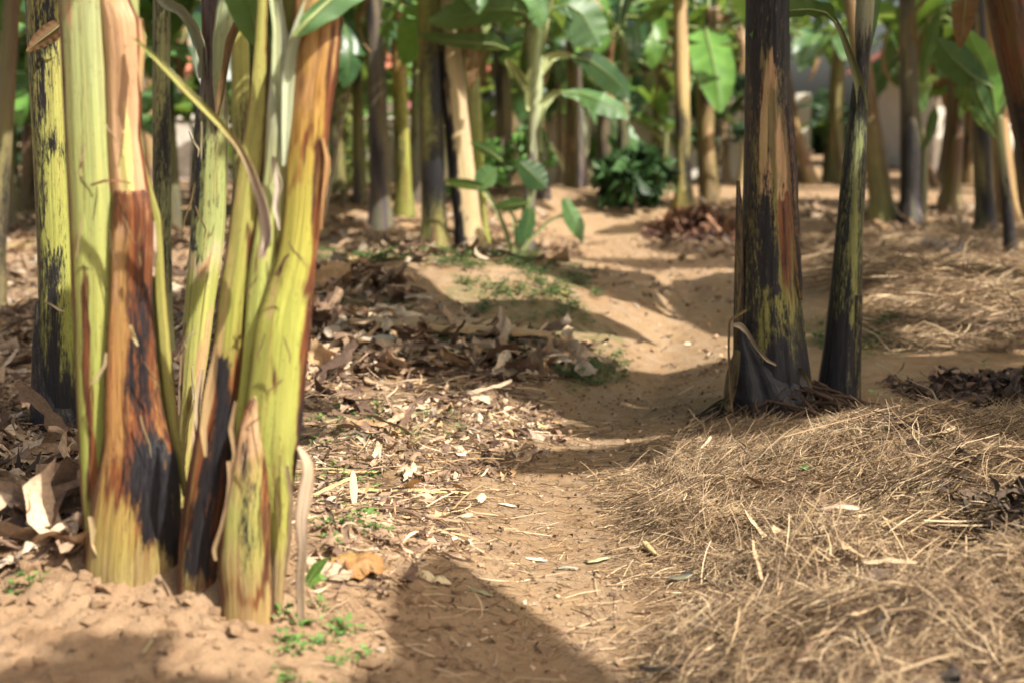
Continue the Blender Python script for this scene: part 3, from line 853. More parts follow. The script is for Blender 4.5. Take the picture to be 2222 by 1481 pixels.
sheath('orange_sheath', [(-420, 640, 690), (-120, 640, 742), (0, 640, 747), (60, 640, 743), (135, 638, 737), (236, 631, 721), (337, 624, 710), (472, 617, 697), (551, 606, 690), (620, 585, 683), (700, 556, 677), (754, 549, 673), (855, 536, 664), (939, 526, 658), (978, 530, 650), (1040, 556, 642), (1100, 574, 636), (1160, 584, 630), (1230, 588, 622), (1330, 590, 612)], D3 - 0.075,
       lambda x, y, u, h, st: cols((0, (0.47, 0.26, 0.09)), (200, (0.47, 0.24, 0.06)), (300, (0.46, 0.28, 0.06)), (430, (0.40, 0.34, 0.065)), (700, (0.34, 0.36, 0.07)), (1000, (0.31, 0.33, 0.08)), (1160, (0.40, 0.37, 0.09)), (1230, (0.34, 0.25, 0.14)))(x, y, u, h, st),
       msk(R=lambda x, y, u, h: line(x, y, [(655, 850), (648, 960), (640, 1030)], 10, .5) + 0.02,
           G=lambda x, y, u, h: 0.22 + line(x, y, [(690, 330), (680, 540), (668, 680), (660, 800), (652, 930), (640, 1030)], 11, .9) + 0.34 * (y < 330) + line(x, y, [(600, 700), (592, 900), (598, 1100)], 6, .4) + line(x, y, [(660, 300), (640, 400), (630, 420)], 14, .6) + blob(x, y, 590, 800, 7, 30, .55) + line(x, y, [(722, 60), (716, 250), (704, 340)], 5, .9),
           B=lambda x, y, u, h: 0.55 * (y < 260) + 0.9 * (u > 0.88) * (y > 200) + line(x, y, [(600, 590), (585, 660), (578, 690)], 17, .85)), ee, bulge=0.7, seed=36, rag_edge=0.03)
sheath('lower_sheath', [(868, 548, 574), (895, 530, 577), (939, 514, 580), (1000, 505, 580), (1096, 484, 588), (1214, 472, 592), (1292, 478, 596), (1340, 478, 596), (1420, 478, 596)], D3 - 0.102,
       cols((880, (0.40, 0.26, 0.13)), (1000, (0.38, 0.27, 0.10)), (1100, (0.32, 0.31, 0.09)), (1200, (0.30, 0.28, 0.08)), (1300, (0.34, 0.20, 0.07))),
       msk(R=lambda x, y, u, h: 0.24 + line(x, y, [(535, 960), (540, 1050), (535, 1180), (530, 1260)], 18, .42),
           G=lambda x, y, u, h: 0.42 + line(x, y, [(575, 1000), (578, 1200), (560, 1290)], 11, .7) + blob(x, y, 520, 1290, 60, 25, .5) + 0.4 * (u < -0.8),
           B=lambda x, y, u, h: 0.75 * sstep(1040, 930, y) + 0.25), ee, bulge=0.6, seed=38, rag_top=0.045, rag_edge=0.08)
sheath('back_sheath', [(960, 575, 652), (1050, 580, 640), (1120, 588, 632), (1200, 588, 622), (1290, 588, 613), (1400, 586, 606)], D3 - 0.035,
       cols((960, (0.45, 0.42, 0.08)), (1140, (0.42, 0.37, 0.10)), (1200, (0.36, 0.26, 0.15))),
       msk(R=lambda x, y, u, h: 0.95 * (u > 0.55) + 0.3 * (y > 1150), G=lambda x, y, u, h: 0.5 * (u < -.5), B=lambda x, y, u, h: 0.5 * (y > 1140)), ee, bulge=0.7, seed=39, nu=24)
ribbon_px('torn_edge', [(497, 1000), (500, 1040), (492, 1100), (478, 1150), (464, 1190), (468, 1215)], [5, 6, 5, 4, 5, 3], D3 - 0.165, (0.34, 0.22, 0.13), ee, 9, (0, .1, .5), 0.6)
ribbon_px('torn_bud', [(600, 600), (610, 580), (618, 562), (628, 552)], [7, 5, 4, 2], D3 - 0.14, (0.12, 0.06, 0.04), ee, 11, (.3, .3, .2), 0.8)
tag_strip = ribbon_px('withered_strip', [(290, 84), (337, 125), (405, 196), (479, 270), (523, 324), (547, 378), (570, 446), (580, 510), (566, 560)], [2, 6, 8, 8, 7, 9, 13, 15, 6], D3 - 0.14,
                      cols((84, (0.24, 0.24, 0.05)), (280, (0.28, 0.26, 0.06)), (320, (0.34, 0.25, 0.10)), (400, (0.50, 0.38, 0.26)), (520, (0.48, 0.38, 0.30))),
                      ee, 13, msk(0.05, lambda x, y, u, h: 0.25 + blob(x, y, 570, 540, 20, 30, .6), 0.1), 0.8)
ribbon_px('hanging_dry_leaf', [(646, 968), (657, 982), (668, 1002), (669, 1030), (661, 1070), (653, 1130), (658, 1190), (651, 1260), (654, 1330), (646, 1394)], [4, 9, 14, 17, 18, 14, 12, 12, 8, 2], D3 - 0.10,
          (0.50, 0.38, 0.28), ee, 14, msk(0.05, lambda x, y, u, h: 0.20 + 0.5 * (np.abs(u) > .6), 0.35), 0.06, 0.1)
# loose fibres
rs = np.random.default_rng(15)
for k in range(26):
    x0, d_, pr_ = [(rs.uniform(150, 320), D1 - 0.13, bc), (rs.uniform(500, 680), D3 - 0.16, ee), (rs.uniform(395, 470), D2 - 0.08, dd)][k % 3]
    y0 = rs.uniform(250, 1100); L_ = rs.uniform(30, 110); dx = rs.normal(0, 14)
    if pr_ is ee: x0 = x0 - 0.07 * (y0 - 400)
    ribbon_px('dry_fibre', [(x0, y0), (x0 + dx * .4, y0 + L_ * .35), (x0 + dx, y0 + L_ * .7), (x0 + dx * rs.uniform(.3, 1.8), y0 + L_)], [1.2, 2.0, 1.6, 0.6], d_, [(0.40, 0.28, 0.17), (0.16, 0.09, 0.05), (0.5, 0.40, 0.28)][k % 3 if k % 2 else 1], pr_, 200 + k, (0, .2, .2), 0.6)
for k, (pp, w, c_, dz) in enumerate([([(470, 745), (463, 800), (450, 870), (440, 930), (446, 990)], [3, 8, 12, 9, 3], (0.40, 0.26, 0.14), .11), ([(512, 870), (500, 930), (508, 985), (496, 1040)], [3, 6, 4, 2], (0.30, 0.19, 0.11), .15),
                                     ([(622, 1010), (632, 1080), (628, 1160), (618, 1250)], [4, 6, 5, 2], (0.20, 0.13, 0.09), .12),
                                     ([(700, 300), (712, 350), (704, 420), (698, 500)], [3, 6, 5, 2], (0.42, 0.22, 0.1), .10), ([(592, 340), (604, 400), (598, 450), (606, 500)], [4, 9, 7, 2], (0.5, 0.42, 0.34), .085)]):
    ribbon_px('dry_flap', pp, w, D3 - dz, c_, ee, 130 + k, (0.12, .35, .3), 0.7, 0.3)
for k, (pp, w, c_) in enumerate([([(402, 700), (396, 760), (392, 840), (388, 900)], [3, 5, 5, 2], (0.20, 0.13, 0.09)), ([(438, 800), (430, 850), (426, 920), (418, 980)], [4, 8, 7, 3], (0.55, 0.40, 0.28))]):
    ribbon_px('dry_flap', pp, w, D2 - 0.055, c_, dd, 140 + k, (0.1, .2, .3), 0.7, 0.3)
for k, (pp, w, c_) in enumerate([([(306, 40), (310, 90), (305, 150), (308, 200)], [4, 7, 6, 2], (0.5, 0.3, 0.16)), ([(196, 1120), (205, 1180), (225, 1215), (260, 1222)], [6, 9, 8, 3], (0.34, 0.24, 0.15)), ([(335, 480), (338, 540), (334, 600)], [2, 5, 2], (0.6, 0.45, 0.33))]):
    ribbon_px('dry_flap', pp, w, D1 - 0.115, c_, bc, 150 + k, (0.1, .3, .3), 0.7, 0.3)
# its stalks and leaves above
ribbon_px('leaf_stalk', [(612, 330), (606, 230), (600, 140), (600, 60), (590, -20), (570, -160)], [4, 9, 11, 9, 8, 9], D3 - 0.10, (0.40, 0.46, 0.30), ee, 15, (0, 0, 0), 0.9)
ribbon_px('leaf_stalk', [(616, 360), (622, 260), (625, 180), (632, 110), (650, 50), (676, -20), (700, -140)], [4, 11, 14, 12, 10, 8, 8], D3 - 0.11, (0.42, 0.46, 0.33), ee, 16, (0, 0, 0), 0.9)
leaf_px('leaf', [(640, 80), (665, 50), (700, 18, 0.02), (740, -20, 0.04), (800, -90, 0.1), (860, -160, .2)], [3, 24, 34, 44, 52, 10], D3 - 0.15, M['leaf'], ee, 0.5, seed=51, petr=0.006, wav=0.06)
leaf_px('leaf', [(570, 120), (560, 70), (545, 10), (525, -60), (500, -170)], [3, 38, 50, 56, 20], D3 + 0.06, M['leaf_bright'], ee, -0.3, seed=52, petr=0.006)
leaf_px('leaf', [(590, 110), (575, 60), (560, 0), (548, -80)], [2, 16, 30, 20], D3 - 0.02, M['leaf_bright'], ee, 0.3, seed=53, petr=0.006)
rs = np.random.default_rng(8)
crown(ee, at(640, -1000, D3), 5, 0.85, rs, ('leaf', 'leaf_bright'), az0=1.1)

# stem A: back left, yellow with black flecks
HA = hit(120, 925)
D4 = HA[1]
aa = thing('banana_plant', 'yellow banana stem flecked with black at the far left of the foreground clump', 'banana plant', HA)
tube('pseudostem', px_pts([(-1300, 60, 130), (0, 57, 150), (236, 69, 158), (472, 80, 160), (652, 85, 164), (787, 84, 168), (860, 78, 172), (930, 72, 175), (1010, 70, 180)], D4),
     cols((0, (0.31, 0.29, 0.09)), (400, (0.32, 0.33, 0.08)), (750, (0.29, 0.30, 0.06)), (900, (0.15, 0.12, 0.06))),
     msk(R=lambda x, y, u, h: 0.40 + 0.25 * (x < 100) + line(x, y, [(118, 560), (120, 700), (118, 850)], 18, .45) + blob(x, y, 110, 60, 14, 70, .45) + blob(x, y, 92, 200, 14, 40, .4) + blob(x, y, 122, 320, 26, 30, .42) + 0.5 * sstep(760, 860, y),
         G=lambda x, y, u, h: 0.3 * (x < 90), B=0.05), aa, seed=41)
sheath('blackened_sheath', [(652, 78, 88), (700, 74, 96), (760, 70, 112), (840, 68, 140), (900, 66, 168), (980, 60, 185)], D4 - 0.03, cols((650, DK), (900, (0.12, 0.08, 0.06))), msk(0.75, 0.35, 0.1), aa, bulge=0.75, seed=42, rag_edge=0.1)
ribbon_px('dry_fibre', [(95, 655), (110, 660), (128, 672), (140, 676)], [2, 2.5, 3, 1], D4 - 0.12, CR, aa, 17)
leaf_px('dead_leaf', [(131, 55), (112, 70), (85, 90), (58, 112)], [16, 20, 15, 2], D4 - 0.14, M['leaf_dead'], aa, 0.4, seed=57, petr=0.003)
rs = np.random.default_rng(9)
crown(aa, at(95, -950, D4), 7, 1.0, rs, az0=0.9)

# ------------------------------------------------------------------ right pair of black stems
HR = hit(1680, 885)
D5 = HR[1]
rr = thing('banana_plant', 'thick blackened banana stem with a tan and orange streak, right of the path', 'banana plant', HR)
tube('pseudostem', px_pts([(-900, 1624, 1712), (0, 1620, 1714), (200, 1618, 1716), (320, 1616, 1724), (440, 1613, 1728), (600, 1606, 1736), (680, 1602, 1744), (760, 1598, 1754), (820, 1594, 1764), (860, 1592, 1762), (920, 1590, 1765)], D5),
     cols((0, (0.13, 0.11, 0.05)), (300, (0.17, 0.12, 0.06)), (500, (0.20, 0.165, 0.05)), (700, (0.21, 0.20, 0.05)), (850, (0.05, 0.04, 0.03))),
     msk(R=lambda x, y, u, h: 0.73 - line(x, y, [(1668, 150), (1655, 300), (1660, 420)], 18, .45) - line(x, y, [(1690, 230), (1695, 400), (1704, 520), (1705, 620), (1712, 660)], 13, .75) - line(x, y, [(1660, 640), (1658, 760)], 14, .2) + 0.5 * sstep(740, 830, y) + line(x, y, [(1640, 100), (1668, 500), (1680, 640)], 8, .3) + 0.15 * (y < 130),
         G=lambda x, y, u, h: 0.25 + line(x, y, [(1692, 240), (1697, 400), (1704, 520), (1708, 640)], 12, .7) * (y > 430) + blob(x, y, 1710, 470, 14, 80, .5) + 0.3 * (x < 1628),
         B=lambda x, y, u, h: line(x, y, [(1676, 20), (1680, 120), (1655, 240), (1658, 430)], 16, .85) + line(x, y, [(1690, 230), (1695, 330), (1700, 440)], 10, .9)), rr, seed=61, lobes=4, lamp=0.12, nt=120, nh=200)
sheath('torn_sheath', [(232, 1688, 1716), (300, 1690, 1726), (370, 1695, 1731), (440, 1700, 1732), (540, 1712, 1738), (600, 1722, 1740), (650, 1734, 1742)], D5 - 0.07, (0.20, 0.11, 0.06), msk(lambda x, y, u, h: 0.45 + 0.3 * (u > 0), 0.5, 0.25), rr, bulge=0.7, seed=62, rag_edge=0.35, rag_top=0.03, nu=24)
sheath('tan_sheath', [(90, 1664, 1682), (160, 1656, 1690), (260, 1646, 1690), (360, 1644, 1686), (440, 1648, 1680), (520, 1656, 1676)], D5 - 0.078, cols((90, (0.34, 0.22, 0.13)), (300, (0.46, 0.30, 0.18)), (520, (0.22, 0.14, 0.07))),
       msk(lambda x, y, u, h: 0.24 + 0.3 * sstep(380, 500, y), 0.35, 0.30), rr, bulge=0.45, thick=0.004, seed=66, rag_edge=0.5, rag_top=0.03, nu=28)
sheath('red_sheath', [(235, 1684, 1698), (320, 1686, 1708), (420, 1690, 1716), (520, 1696, 1720), (600, 1702, 1722), (690, 1708, 1718)], D5 - 0.080, cols((235, (0.44, 0.28, 0.15)), (430, (0.42, 0.20, 0.07)), (560, (0.40, 0.15, 0.04)), (640, (0.38, 0.22, 0.05)), (690, (0.25, 0.2, 0.05))),
       msk(lambda x, y, u, h: 0.14 + 0.2 * (u > .4) + 0.3 * sstep(620, 690, y), lambda x, y, u, h: 0.45 * (y > 400), 0.2), rr, bulge=0.45, thick=0.004, seed=67, rag_edge=0.5, rag_top=0.03, nu=28)
for k, (pp, w) in enumerate([([(1600, 760), (1588, 820), (1580, 870), (1578, 910)], [8, 14, 14, 5]), ([(1640, 800), (1650, 840), (1640, 880), (1630, 900)], [8, 16, 12, 4]), ([(1730, 800), (1752, 840), (1764, 880), (1770, 905)], [8, 15, 12, 4]), ([(1690, 830), (1700, 860), (1690, 895)], [8, 14, 5]), ([(1590, 850), (1572, 880), (1568, 930), (1574, 960)], [5, 9, 8, 2])]):
    ribbon_px('base_flap', pp, w, D5 - 0.135, (0.06, 0.042, 0.035), rr, 160 + k, (0.5, .4, .1), 0.8, 0.4)
sheath('left_sheath', [(392, 1598, 1606), (480, 1596, 1612), (640, 1592, 1616), (760, 1590, 1618), (850, 1584, 1622)], D5 - 0.03, (0.09, 0.05, 0.04), msk(0.55, 0.55, 0.05), rr, bulge=0.7, seed=63, nu=20)
sheath('base_sheath', [(700, 1604, 1614), (742, 1602, 1640), (785, 1596, 1692), (820, 1592, 1735), (870, 1588, 1766), (930, 1584, 1768)], D5 - 0.075, (0.03, 0.022, 0.018), msk(0.9, lambda x, y, u, h: 0.6 * (h > 0.6), 0), rr, bulge=0.75, seed=64, rag_edge=0.16, rag_top=0.04, ripple=0.10)
sheath('base_sheath', [(770, 1686, 1702), (800, 1690, 1740), (840, 1676, 1760), (900, 1670, 1768)], D5 - 0.095, (0.06, 0.045, 0.05), msk(0.7, 0.2, 0), rr, bulge=0.7, seed=65)
ribbon_px('dry_flap', [(1592, 705), (1606, 706), (1622, 722), (1640, 752), (1664, 780), (1684, 792)], [4, 7, 5, 4, 4, 2], D5 - 0.16, (0.34, 0.26, 0.20), rr, 21, (0.15, .2, .3), 0.6)
ribbon_px('dry_stalk', [(1620, 672), (1598, 686), (1583, 694), (1581, 760), (1586, 850), (1592, 940)], [3, 3, 2.5, 2.5, 3, 2], D5 - 0.18, (0.20, 0.12, 0.08), rr, 22, (0.2, .3, .1), 1.0)
# root mass at its foot
def roots(name, c, n, rad, col, parent, seed):
    rs = np.random.default_rng(seed); V = []; FA = []; b = 0
    for i in range(n):
        a = rs.uniform(0, 6.28); r0 = rad * rs.uniform(0.3, 1.0)
        p0 = np.array([c[0] + r0 * math.cos(a), c[1] + r0 * math.sin(a), 0])
        k = 8; tt = np.linspace(0, 1, k)
        L = rs.uniform(0.08, 0.22); da = a + rs.normal(0, 0.9)
        x = p0[0] + L * tt * np.cos(da + tt * rs.normal(0, 0.8)); y = p0[1] + L * tt * np.sin(da + tt * rs.normal(0, 0.8))
        z = height(x, y) + rs.uniform(0.0, 0.16) * (1 - tt ** 1.5) * (1 - 0.5 * r0 / rad) + 0.004
        th = np.linspace(0, 6.283, 5, endpoint=False); r = rs.uniform(0.003, 0.008)
        ring = np.stack([x[:, None] + r * np.cos(th)[None], y[:, None] + r * np.sin(th)[None] * 0.7, z[:, None] + r * np.sin(th + 1)[None]], -1)
        V.append(ring.reshape(-1, 3)); FA.append(grid_faces(k, 5, True) + b); b += k * 5
    V = np.concatenate(V)
    cc = np.clip(np.array(col)[None] * rs.uniform(0.5, 1.8, (len(V) // 40, 1)).repeat(40, 0), 0, 1)
    o = mesh_np(name, V, np.concatenate(FA), M['litter'], None, True, {'col': np.concatenate([cc, np.ones((len(V), 1))], 1)})
    return rel(o, parent)


roots('root_mass', (HR[0] + 0.01, HR[1] - 0.06), 150, 0.21, (0.055, 0.035, 0.024), rr, 3)
crown(rr, at(1668, -800, D5), 7, 1.1, np.random.default_rng(10), az0=0.3, dead=0)

H6 = hit(1820, 868)
D6 = H6[1]
r2 = thing('banana_plant', 'slim black and green banana stem leaning beside the thick blackened one, right of the path', 'banana plant', H6)
tube('pseudostem', px_pts([(-260, 1880, 1915), (-60, 1862, 1902), (60, 1856, 1894), (130, 1858, 1886), (205, 1848, 1884), (260, 1840, 1882), (400, 1824, 1878), (520, 1812, 1872), (640, 1800, 1870), (760, 1785, 1868), (830, 1774, 1868), (870, 1768, 1868), (940, 1764, 1870)], D6),
     cols((0, (0.30, 0.31, 0.22)), (130, (0.12, 0.12, 0.12)), (250, (0.16, 0.18, 0.08)), (700, (0.16, 0.17, 0.05)), (860, (0.05, 0.045, 0.04))),
     msk(R=lambda x, y, u, h: 0.74 + 0.3 * (y > 700) - 0.5 * sstep(120, 20, y) - line(x, y, [(1862, 280), (1858, 480), (1852, 620), (1848, 700)], 9, .4) - line(x, y, [(1842, 760), (1838, 840)], 6, .5),
         G=lambda x, y, u, h: blob(x, y, 1862, 640, 8, 60, .6) + 0.1, B=lambda x, y, u, h: blob(x, y, 1842, 560, 10, 40, .5)), r2, seed=71, nt=80, nh=180)
sheath('right_sheath', [(640, 1850, 1872), (740, 1842, 1869), (820, 1838, 1868), (880, 1834, 1868), (930, 1834, 1868)], D6 - 0.05, (0.10, 0.09, 0.045), msk(0.65, 0.3, 0.1), r2, bulge=0.7, seed=72, nu=22)
ribbon_px('leaf_stalk', [(1872, 240), (1866, 190), (1848, 130), (1826, 70), (1806, 34), (1788, 24)], [15, 11, 8, 6, 5, 4], D6 - 0.045, (0.17, 0.19, 0.10), r2, 24, (0.2, .25, 0), 0.9)
leaf_px('leaf', [(1815, 50), (1795, 27), (1760, 20, -.02), (1715, 22, -.05), (1670, 45, -.08), (1630, 80, -.1)], [4, 16, 15, 22, 15, 2], D6 - 0.06, M['leaf'], r2, 0.75, seed=73, petr=0.005, wav=0.09)
leaf_px('leaf', [(1885, 120), (1886, 60), (1890, 0), (1896, -80), (1905, -200)], [2, 16, 22, 26, 8], D6 + 0.02, M['leaf'], r2, 0.2, seed=74, petr=0.006)
crown(r2, at(1895, -230, D6), 4, 0.6, np.random.default_rng(12), az0=4.0)
#@@BACK
# ------------------------------------------------------------------ plants farther back
def back_plant(label, px, py, wpx, tpx, ztop, col, mask, nleaf=6, sc=1.0, seed=0, mats=('leaf', 'leaf_bright'), dead=1, group=None, lobes=3, flare=1.35, bend=0.0, D=None, tilt=(-0.95, 0.1)):
    """px,py: foot in the photograph; wpx its width there; tpx: x where it leaves the picture (y=0)"""
    g = hit(px, py) if D is None else np.array([*at(px, py, D)[:2], 0.0])
    g[2] = height(g[0], g[1])
    d = g[1]; r = wpx / 2 / F * d
    e = thing('banana_plant', label, 'banana plant', g, group)
    top0 = at(tpx, 0, d)
    k = (top0[0] - g[0]) / max(0.3, top0[2] - g[2])
    rs_ = np.random.default_rng(seed + 100)
    zs = np.linspace(-0.06, ztop, 9)
    pts = []
    for z in zs:
        f = z / ztop
        pts.append((g[0] + k * z + bend * z * (ztop - z), g[1] + rs_.normal(0, 0.004), g[2] + z, r * (1 + (flare - 1) * max(0, 1 - z / 0.35) ** 2) * (1 - 0.25 * f)))
    tube('pseudostem', pts, col, mask, e, nt=36, nh=60, lobes=lobes, lamp=0.14, seed=seed, wob=0.04)
    top = pts[-1]
    if nleaf: crown(e, top[:3], nleaf, sc, rs_, mats, dead, tilt=tilt)
    return e


def patchy(R, G, B, seed=0, yl=None):
    def f(x, y, u, h, st):
        n = fbm(st[:, 0] * 6 + seed, st[:, 1] * 6, st[:, 2] * 1.3, 3, seed) * 1.6
        n2 = fbm(st[:, 0] * 8 + seed + 9, st[:, 1] * 8, st[:, 2] * 1.1, 3, seed + 4) * 1.6
        r = R + n; 
        if yl: r = r + yl * (h < 0.25)
        return np.stack([r * (R > 0), (G - n2) * (G > 0), (B + n2) * (B > 0)], 1)
    return f


def cx(*stops):
    xs_ = [s[0] for s in stops]; cs = np.array([s[1] for s in stops], float)
    return lambda px, py, u, h, st: np.stack([np.interp(h, xs_, cs[:, k]) for k in range(3)], 1)


back_plant('dark purple grey banana stem beside the yellow green one, behind the foreground clump', 828, 497, 44, 812, 2.7, PUR, patchy(.5, .2, .1, 1), 7, 1.0, 201)
back_plant('yellow green banana stem with reddish brown upper half, behind the low mound', 878, 470, 36, 862, 2.9, cx((0, (0.2, 0.22, 0.05)), (0.45, (0.25, 0.26, 0.06)), (0.6, (0.30, 0.15, 0.055)), (1, (0.2, 0.08, 0.04))), patchy(.25, .35, .25, 2), 7, 1.0, 202)
back_plant('dark banana stem with green stripes in the clump behind the mound crest', 945, 548, 56, 928, 2.6, (0.20, 0.20, 0.06), patchy(.55, .35, .1, 3), 7, 0.95, 203)
back_plant('leaning banana stem, cream above and black at its foot, behind the mound crest', 1022, 546, 60, 962, 2.6,
           lambda x, y, u, h, st: np.where((x < 985 + (y - 300) * 0.10)[:, None], np.array([[0.13, 0.08, 0.06]]), np.array([[0.46, 0.34, 0.21]])),
           lambda x, y, u, h, st: np.stack([0.24 + 0.65 * (x < 988 + (y - 330) * 0.13) * (y > 100), 0.36 + 0 * x, 0.35 + 0 * x], 1), 7, 0.95, 204, flare=1.2)
back_plant('thin pale green banana stem half hidden by the cream leaning one', 1042, 535, 34, 1018, 2.4, cx((0, OL), (.4, YG), (.7, (0.4, 0.42, 0.25)), (1, (.3, .3, .25))), patchy(.25, .25, .2, 5), 5, 0.8, 205)
back_plant('brown and orange banana stem at the back of the path, cream upper half', 1388, 362, 52, 1392, 3.2, cx((0, (0.5, 0.22, 0.08)), (.3, (0.55, 0.38, 0.14)), (.6, CR), (1, (0.4, 0.28, 0.2))), patchy(0, .3, .5, 6), 7, 1.1, 206)
back_plant('cream yellow banana stem with dark flecks standing beside the brown leaf heap', 1484, 458, 36, 1476, 3.0, cx((0, (0.40, 0.34, 0.12)), (.3, (0.30, 0.25, 0.10)), (.5, (0.46, 0.33, 0.15)), (1, (0.38, 0.28, 0.17))), patchy(.42, .35, .4, 7), 7, 1.0, 207)
back_plant('brown green banana stem leaning left behind the slim black one', 1918, 482, 52, 1850, 2.7, cx((0, (0.22, 0.22, 0.08)), (.5, (0.25, 0.16, 0.09)), (1, (0.42, 0.26, 0.16))), patchy(.3, .4, .2, 8), 4, 0.9, 208, dead=0, tilt=(-0.1, 0.3))
back_plant('straight dark purple banana stem with faint green stripes on the right', 1978, 486, 46, 1968, 2.8, PUR, patchy(.5, .15, .1, 9), 6, 1.0, 209, tilt=(-0.5, 0.2))
back_plant('black banana stem with orange strip near the right edge, pale stalk above', 2142, 515, 44, 2118, 2.7, (0.10, 0.075, 0.05), patchy(.65, .3, .12, 10), 7, 1.0, 210)
back_plant('tan brown banana stem near the right edge, just behind the black one', 2192, 500, 46, 2140, 2.7, (0.36, 0.22, 0.11), patchy(.3, .35, .3, 11), 6, 1.0, 211)
back_plant('dark trunk leaning out of the upper right corner of the view', 2330, 640, 110, 2190, 2.5, (0.10, 0.05, 0.035), patchy(.5, .6, .1, 12), 7, 1.1, 212)
back_plant('purple black banana stem in shade between the foreground stems, left', 345, 600, 44, 352, 2.7, (0.26, 0.27, 0.13), patchy(.30, .2, .1, 13), 7, 1.0, 213, D=6.6)
back_plant('black and yellow blotched banana stem seen just right of the purple foreground stem', 528, 560, 44, 520, 2.6, (0.36, 0.34, 0.10), patchy(.38, .15, .1, 14), 6, 1.0, 214, D=9.0)
back_plant('pale brown banana stem leaning at the far left edge', -24, 480, 38, 26, 2.8, (0.15, 0.11, 0.075), patchy(.4, .3, .15, 15), 7, 1.0, 215, D=9)

# the distant rows
ROW = 'banana stems in the distant rows'
far_spec = [(1765, 400, 40, 1740), (1815, 396, 34, 1822), (1735, 392, 30, 1715), (2040, 398, 26, 2050), (2072, 396, 26, 2078), (2108, 400, 30, 2112), (2030, 408, 20, 2010),
            (1610, 405, 26, 1600), (1568, 395, 28, 1572), (1420, 392, 26, 1430), (1300, 385, 28, 1290), (1220, 400, 26, 1206), (1120, 398, 28, 1128), (1075, 395, 30, 1086),
            (740, 405, 30, 752), (690, 420, 30, 700), (600, 430, 34, 612), (470, 430, 30, 462), (260, 450, 36, 250), (60, 455, 34, 74), (20, 440, 30, 5), (-60, 440, 40, -70), (2250, 420, 40, 2262), (2160, 405, 30, 2150), (1690, 398, 22, 1688), (1830, 400, 22, 1838), (2205, 396, 24, 2216), (1345, 372, 24, 1352)]
cl = [(0.20, 0.125, 0.07), (0.14, 0.135, 0.06), (0.09, 0.072, 0.065), (0.22, 0.21, 0.07), (0.11, 0.075, 0.052), (0.33, 0.24, 0.15)]
nm = ['brown', 'olive', 'purple grey', 'yellow green', 'dark brown', 'cream']
for i, (a, b, w, t_) in enumerate(far_spec):
    k = [0, 1, 4, 4, 2, 0, 4, 5, 0, 1, 3, 2, 5, 0, 1, 2, 3, 0, 1, 4, 2, 0, 0, 2, 4, 1, 5, 0][i]
    side = 'left' if a < 700 else ('centre' if a < 1620 else 'right')
    rs_ = np.random.default_rng(400 + i)
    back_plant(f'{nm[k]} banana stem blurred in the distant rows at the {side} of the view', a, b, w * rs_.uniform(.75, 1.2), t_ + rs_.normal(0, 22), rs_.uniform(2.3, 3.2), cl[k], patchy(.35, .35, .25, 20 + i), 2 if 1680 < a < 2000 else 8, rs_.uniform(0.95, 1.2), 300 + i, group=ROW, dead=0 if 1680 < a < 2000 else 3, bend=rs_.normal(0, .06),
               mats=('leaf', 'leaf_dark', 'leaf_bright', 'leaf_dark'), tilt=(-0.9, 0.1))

# young suckers with low leaves
def sucker(label, px, py, zt, n, sc, seed, group=None, mats=('leaf', 'leaf_bright'), tilt=(-0.3, 0.25), D=None, col=(0.15, 0.18, 0.075), wpx=None, R=.4):
    g = hit(px, py) if D is None else np.array([*at(px, py, D)[:2], 0.0])
    g[2] = height(g[0], g[1])
    e = thing('banana_sucker', label, 'banana plant', g, group)
    rs_ = np.random.default_rng(seed)
    r = 0.04 + 0.013 * zt if wpx is None else wpx / 2 / F * g[1]
    lean = rs_.normal(0, 0.05, 2)
    pts = [(g[0] + lean[0] * z, g[1] + lean[1] * z, g[2] + z, r * (1.3 - 0.6 * z / zt)) for z in np.linspace(-0.04, zt, 7)]
    tube('pseudostem', pts, cx((0, PUR), (.5, (0.14, 0.15, 0.075)), (1, col)), patchy(R, .15, .1, seed), e, nt=24, nh=40, lobes=3, seed=seed)
    crown(e, pts[-1][:3], n, sc, rs_, mats, 0, tilt=tilt)
    return e


MG = 'banana plants of the middle rows'
for i, (a, d_) in enumerate([(735, 18.5), (1090, 19), (1238, 20.5), (1325, 19.5), (1545, 19), (640, 16), (455, 15.5), (280, 14.5), (185, 18), (2062, 18.5), (2235, 16.5), (1172, 22)]):
    rs_ = np.random.default_rng(900 + i); k = [1, 2, 4, 2, 0, 2, 4, 2, 1, 4, 2, 0, 2, 4, 2, 1, 4][i]
    side = 'left' if a < 700 else ('middle' if a < 1620 else 'right')
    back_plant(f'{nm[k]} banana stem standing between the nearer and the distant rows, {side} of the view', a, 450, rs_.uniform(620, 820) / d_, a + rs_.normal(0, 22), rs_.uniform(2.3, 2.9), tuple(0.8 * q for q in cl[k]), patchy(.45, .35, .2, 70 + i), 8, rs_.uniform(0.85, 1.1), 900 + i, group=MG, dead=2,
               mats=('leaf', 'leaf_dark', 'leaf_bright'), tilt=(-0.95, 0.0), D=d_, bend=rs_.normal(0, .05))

FG = 'banana plants of the farthest rows'
rs_ = np.random.default_rng(77)
for i in range(16):
    d_ = 28.6 + 7 * rs_.random(); px_ = -150 + 2520 * ((i * 0.618 + 0.1) % 1.0)
    k = int(rs_.integers(0, 6))
    if 1690 < px_ < 2010: continue
    side = 'left' if px_ < 700 else ('middle' if px_ < 1550 else 'right')
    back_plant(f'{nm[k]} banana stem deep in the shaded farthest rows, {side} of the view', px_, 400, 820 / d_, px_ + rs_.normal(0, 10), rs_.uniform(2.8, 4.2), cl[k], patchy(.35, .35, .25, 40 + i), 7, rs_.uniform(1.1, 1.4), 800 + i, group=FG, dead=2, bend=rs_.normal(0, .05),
               mats=('leaf', 'leaf_dark', 'leaf_dark'), tilt=(-0.6, 0.1), D=d_)

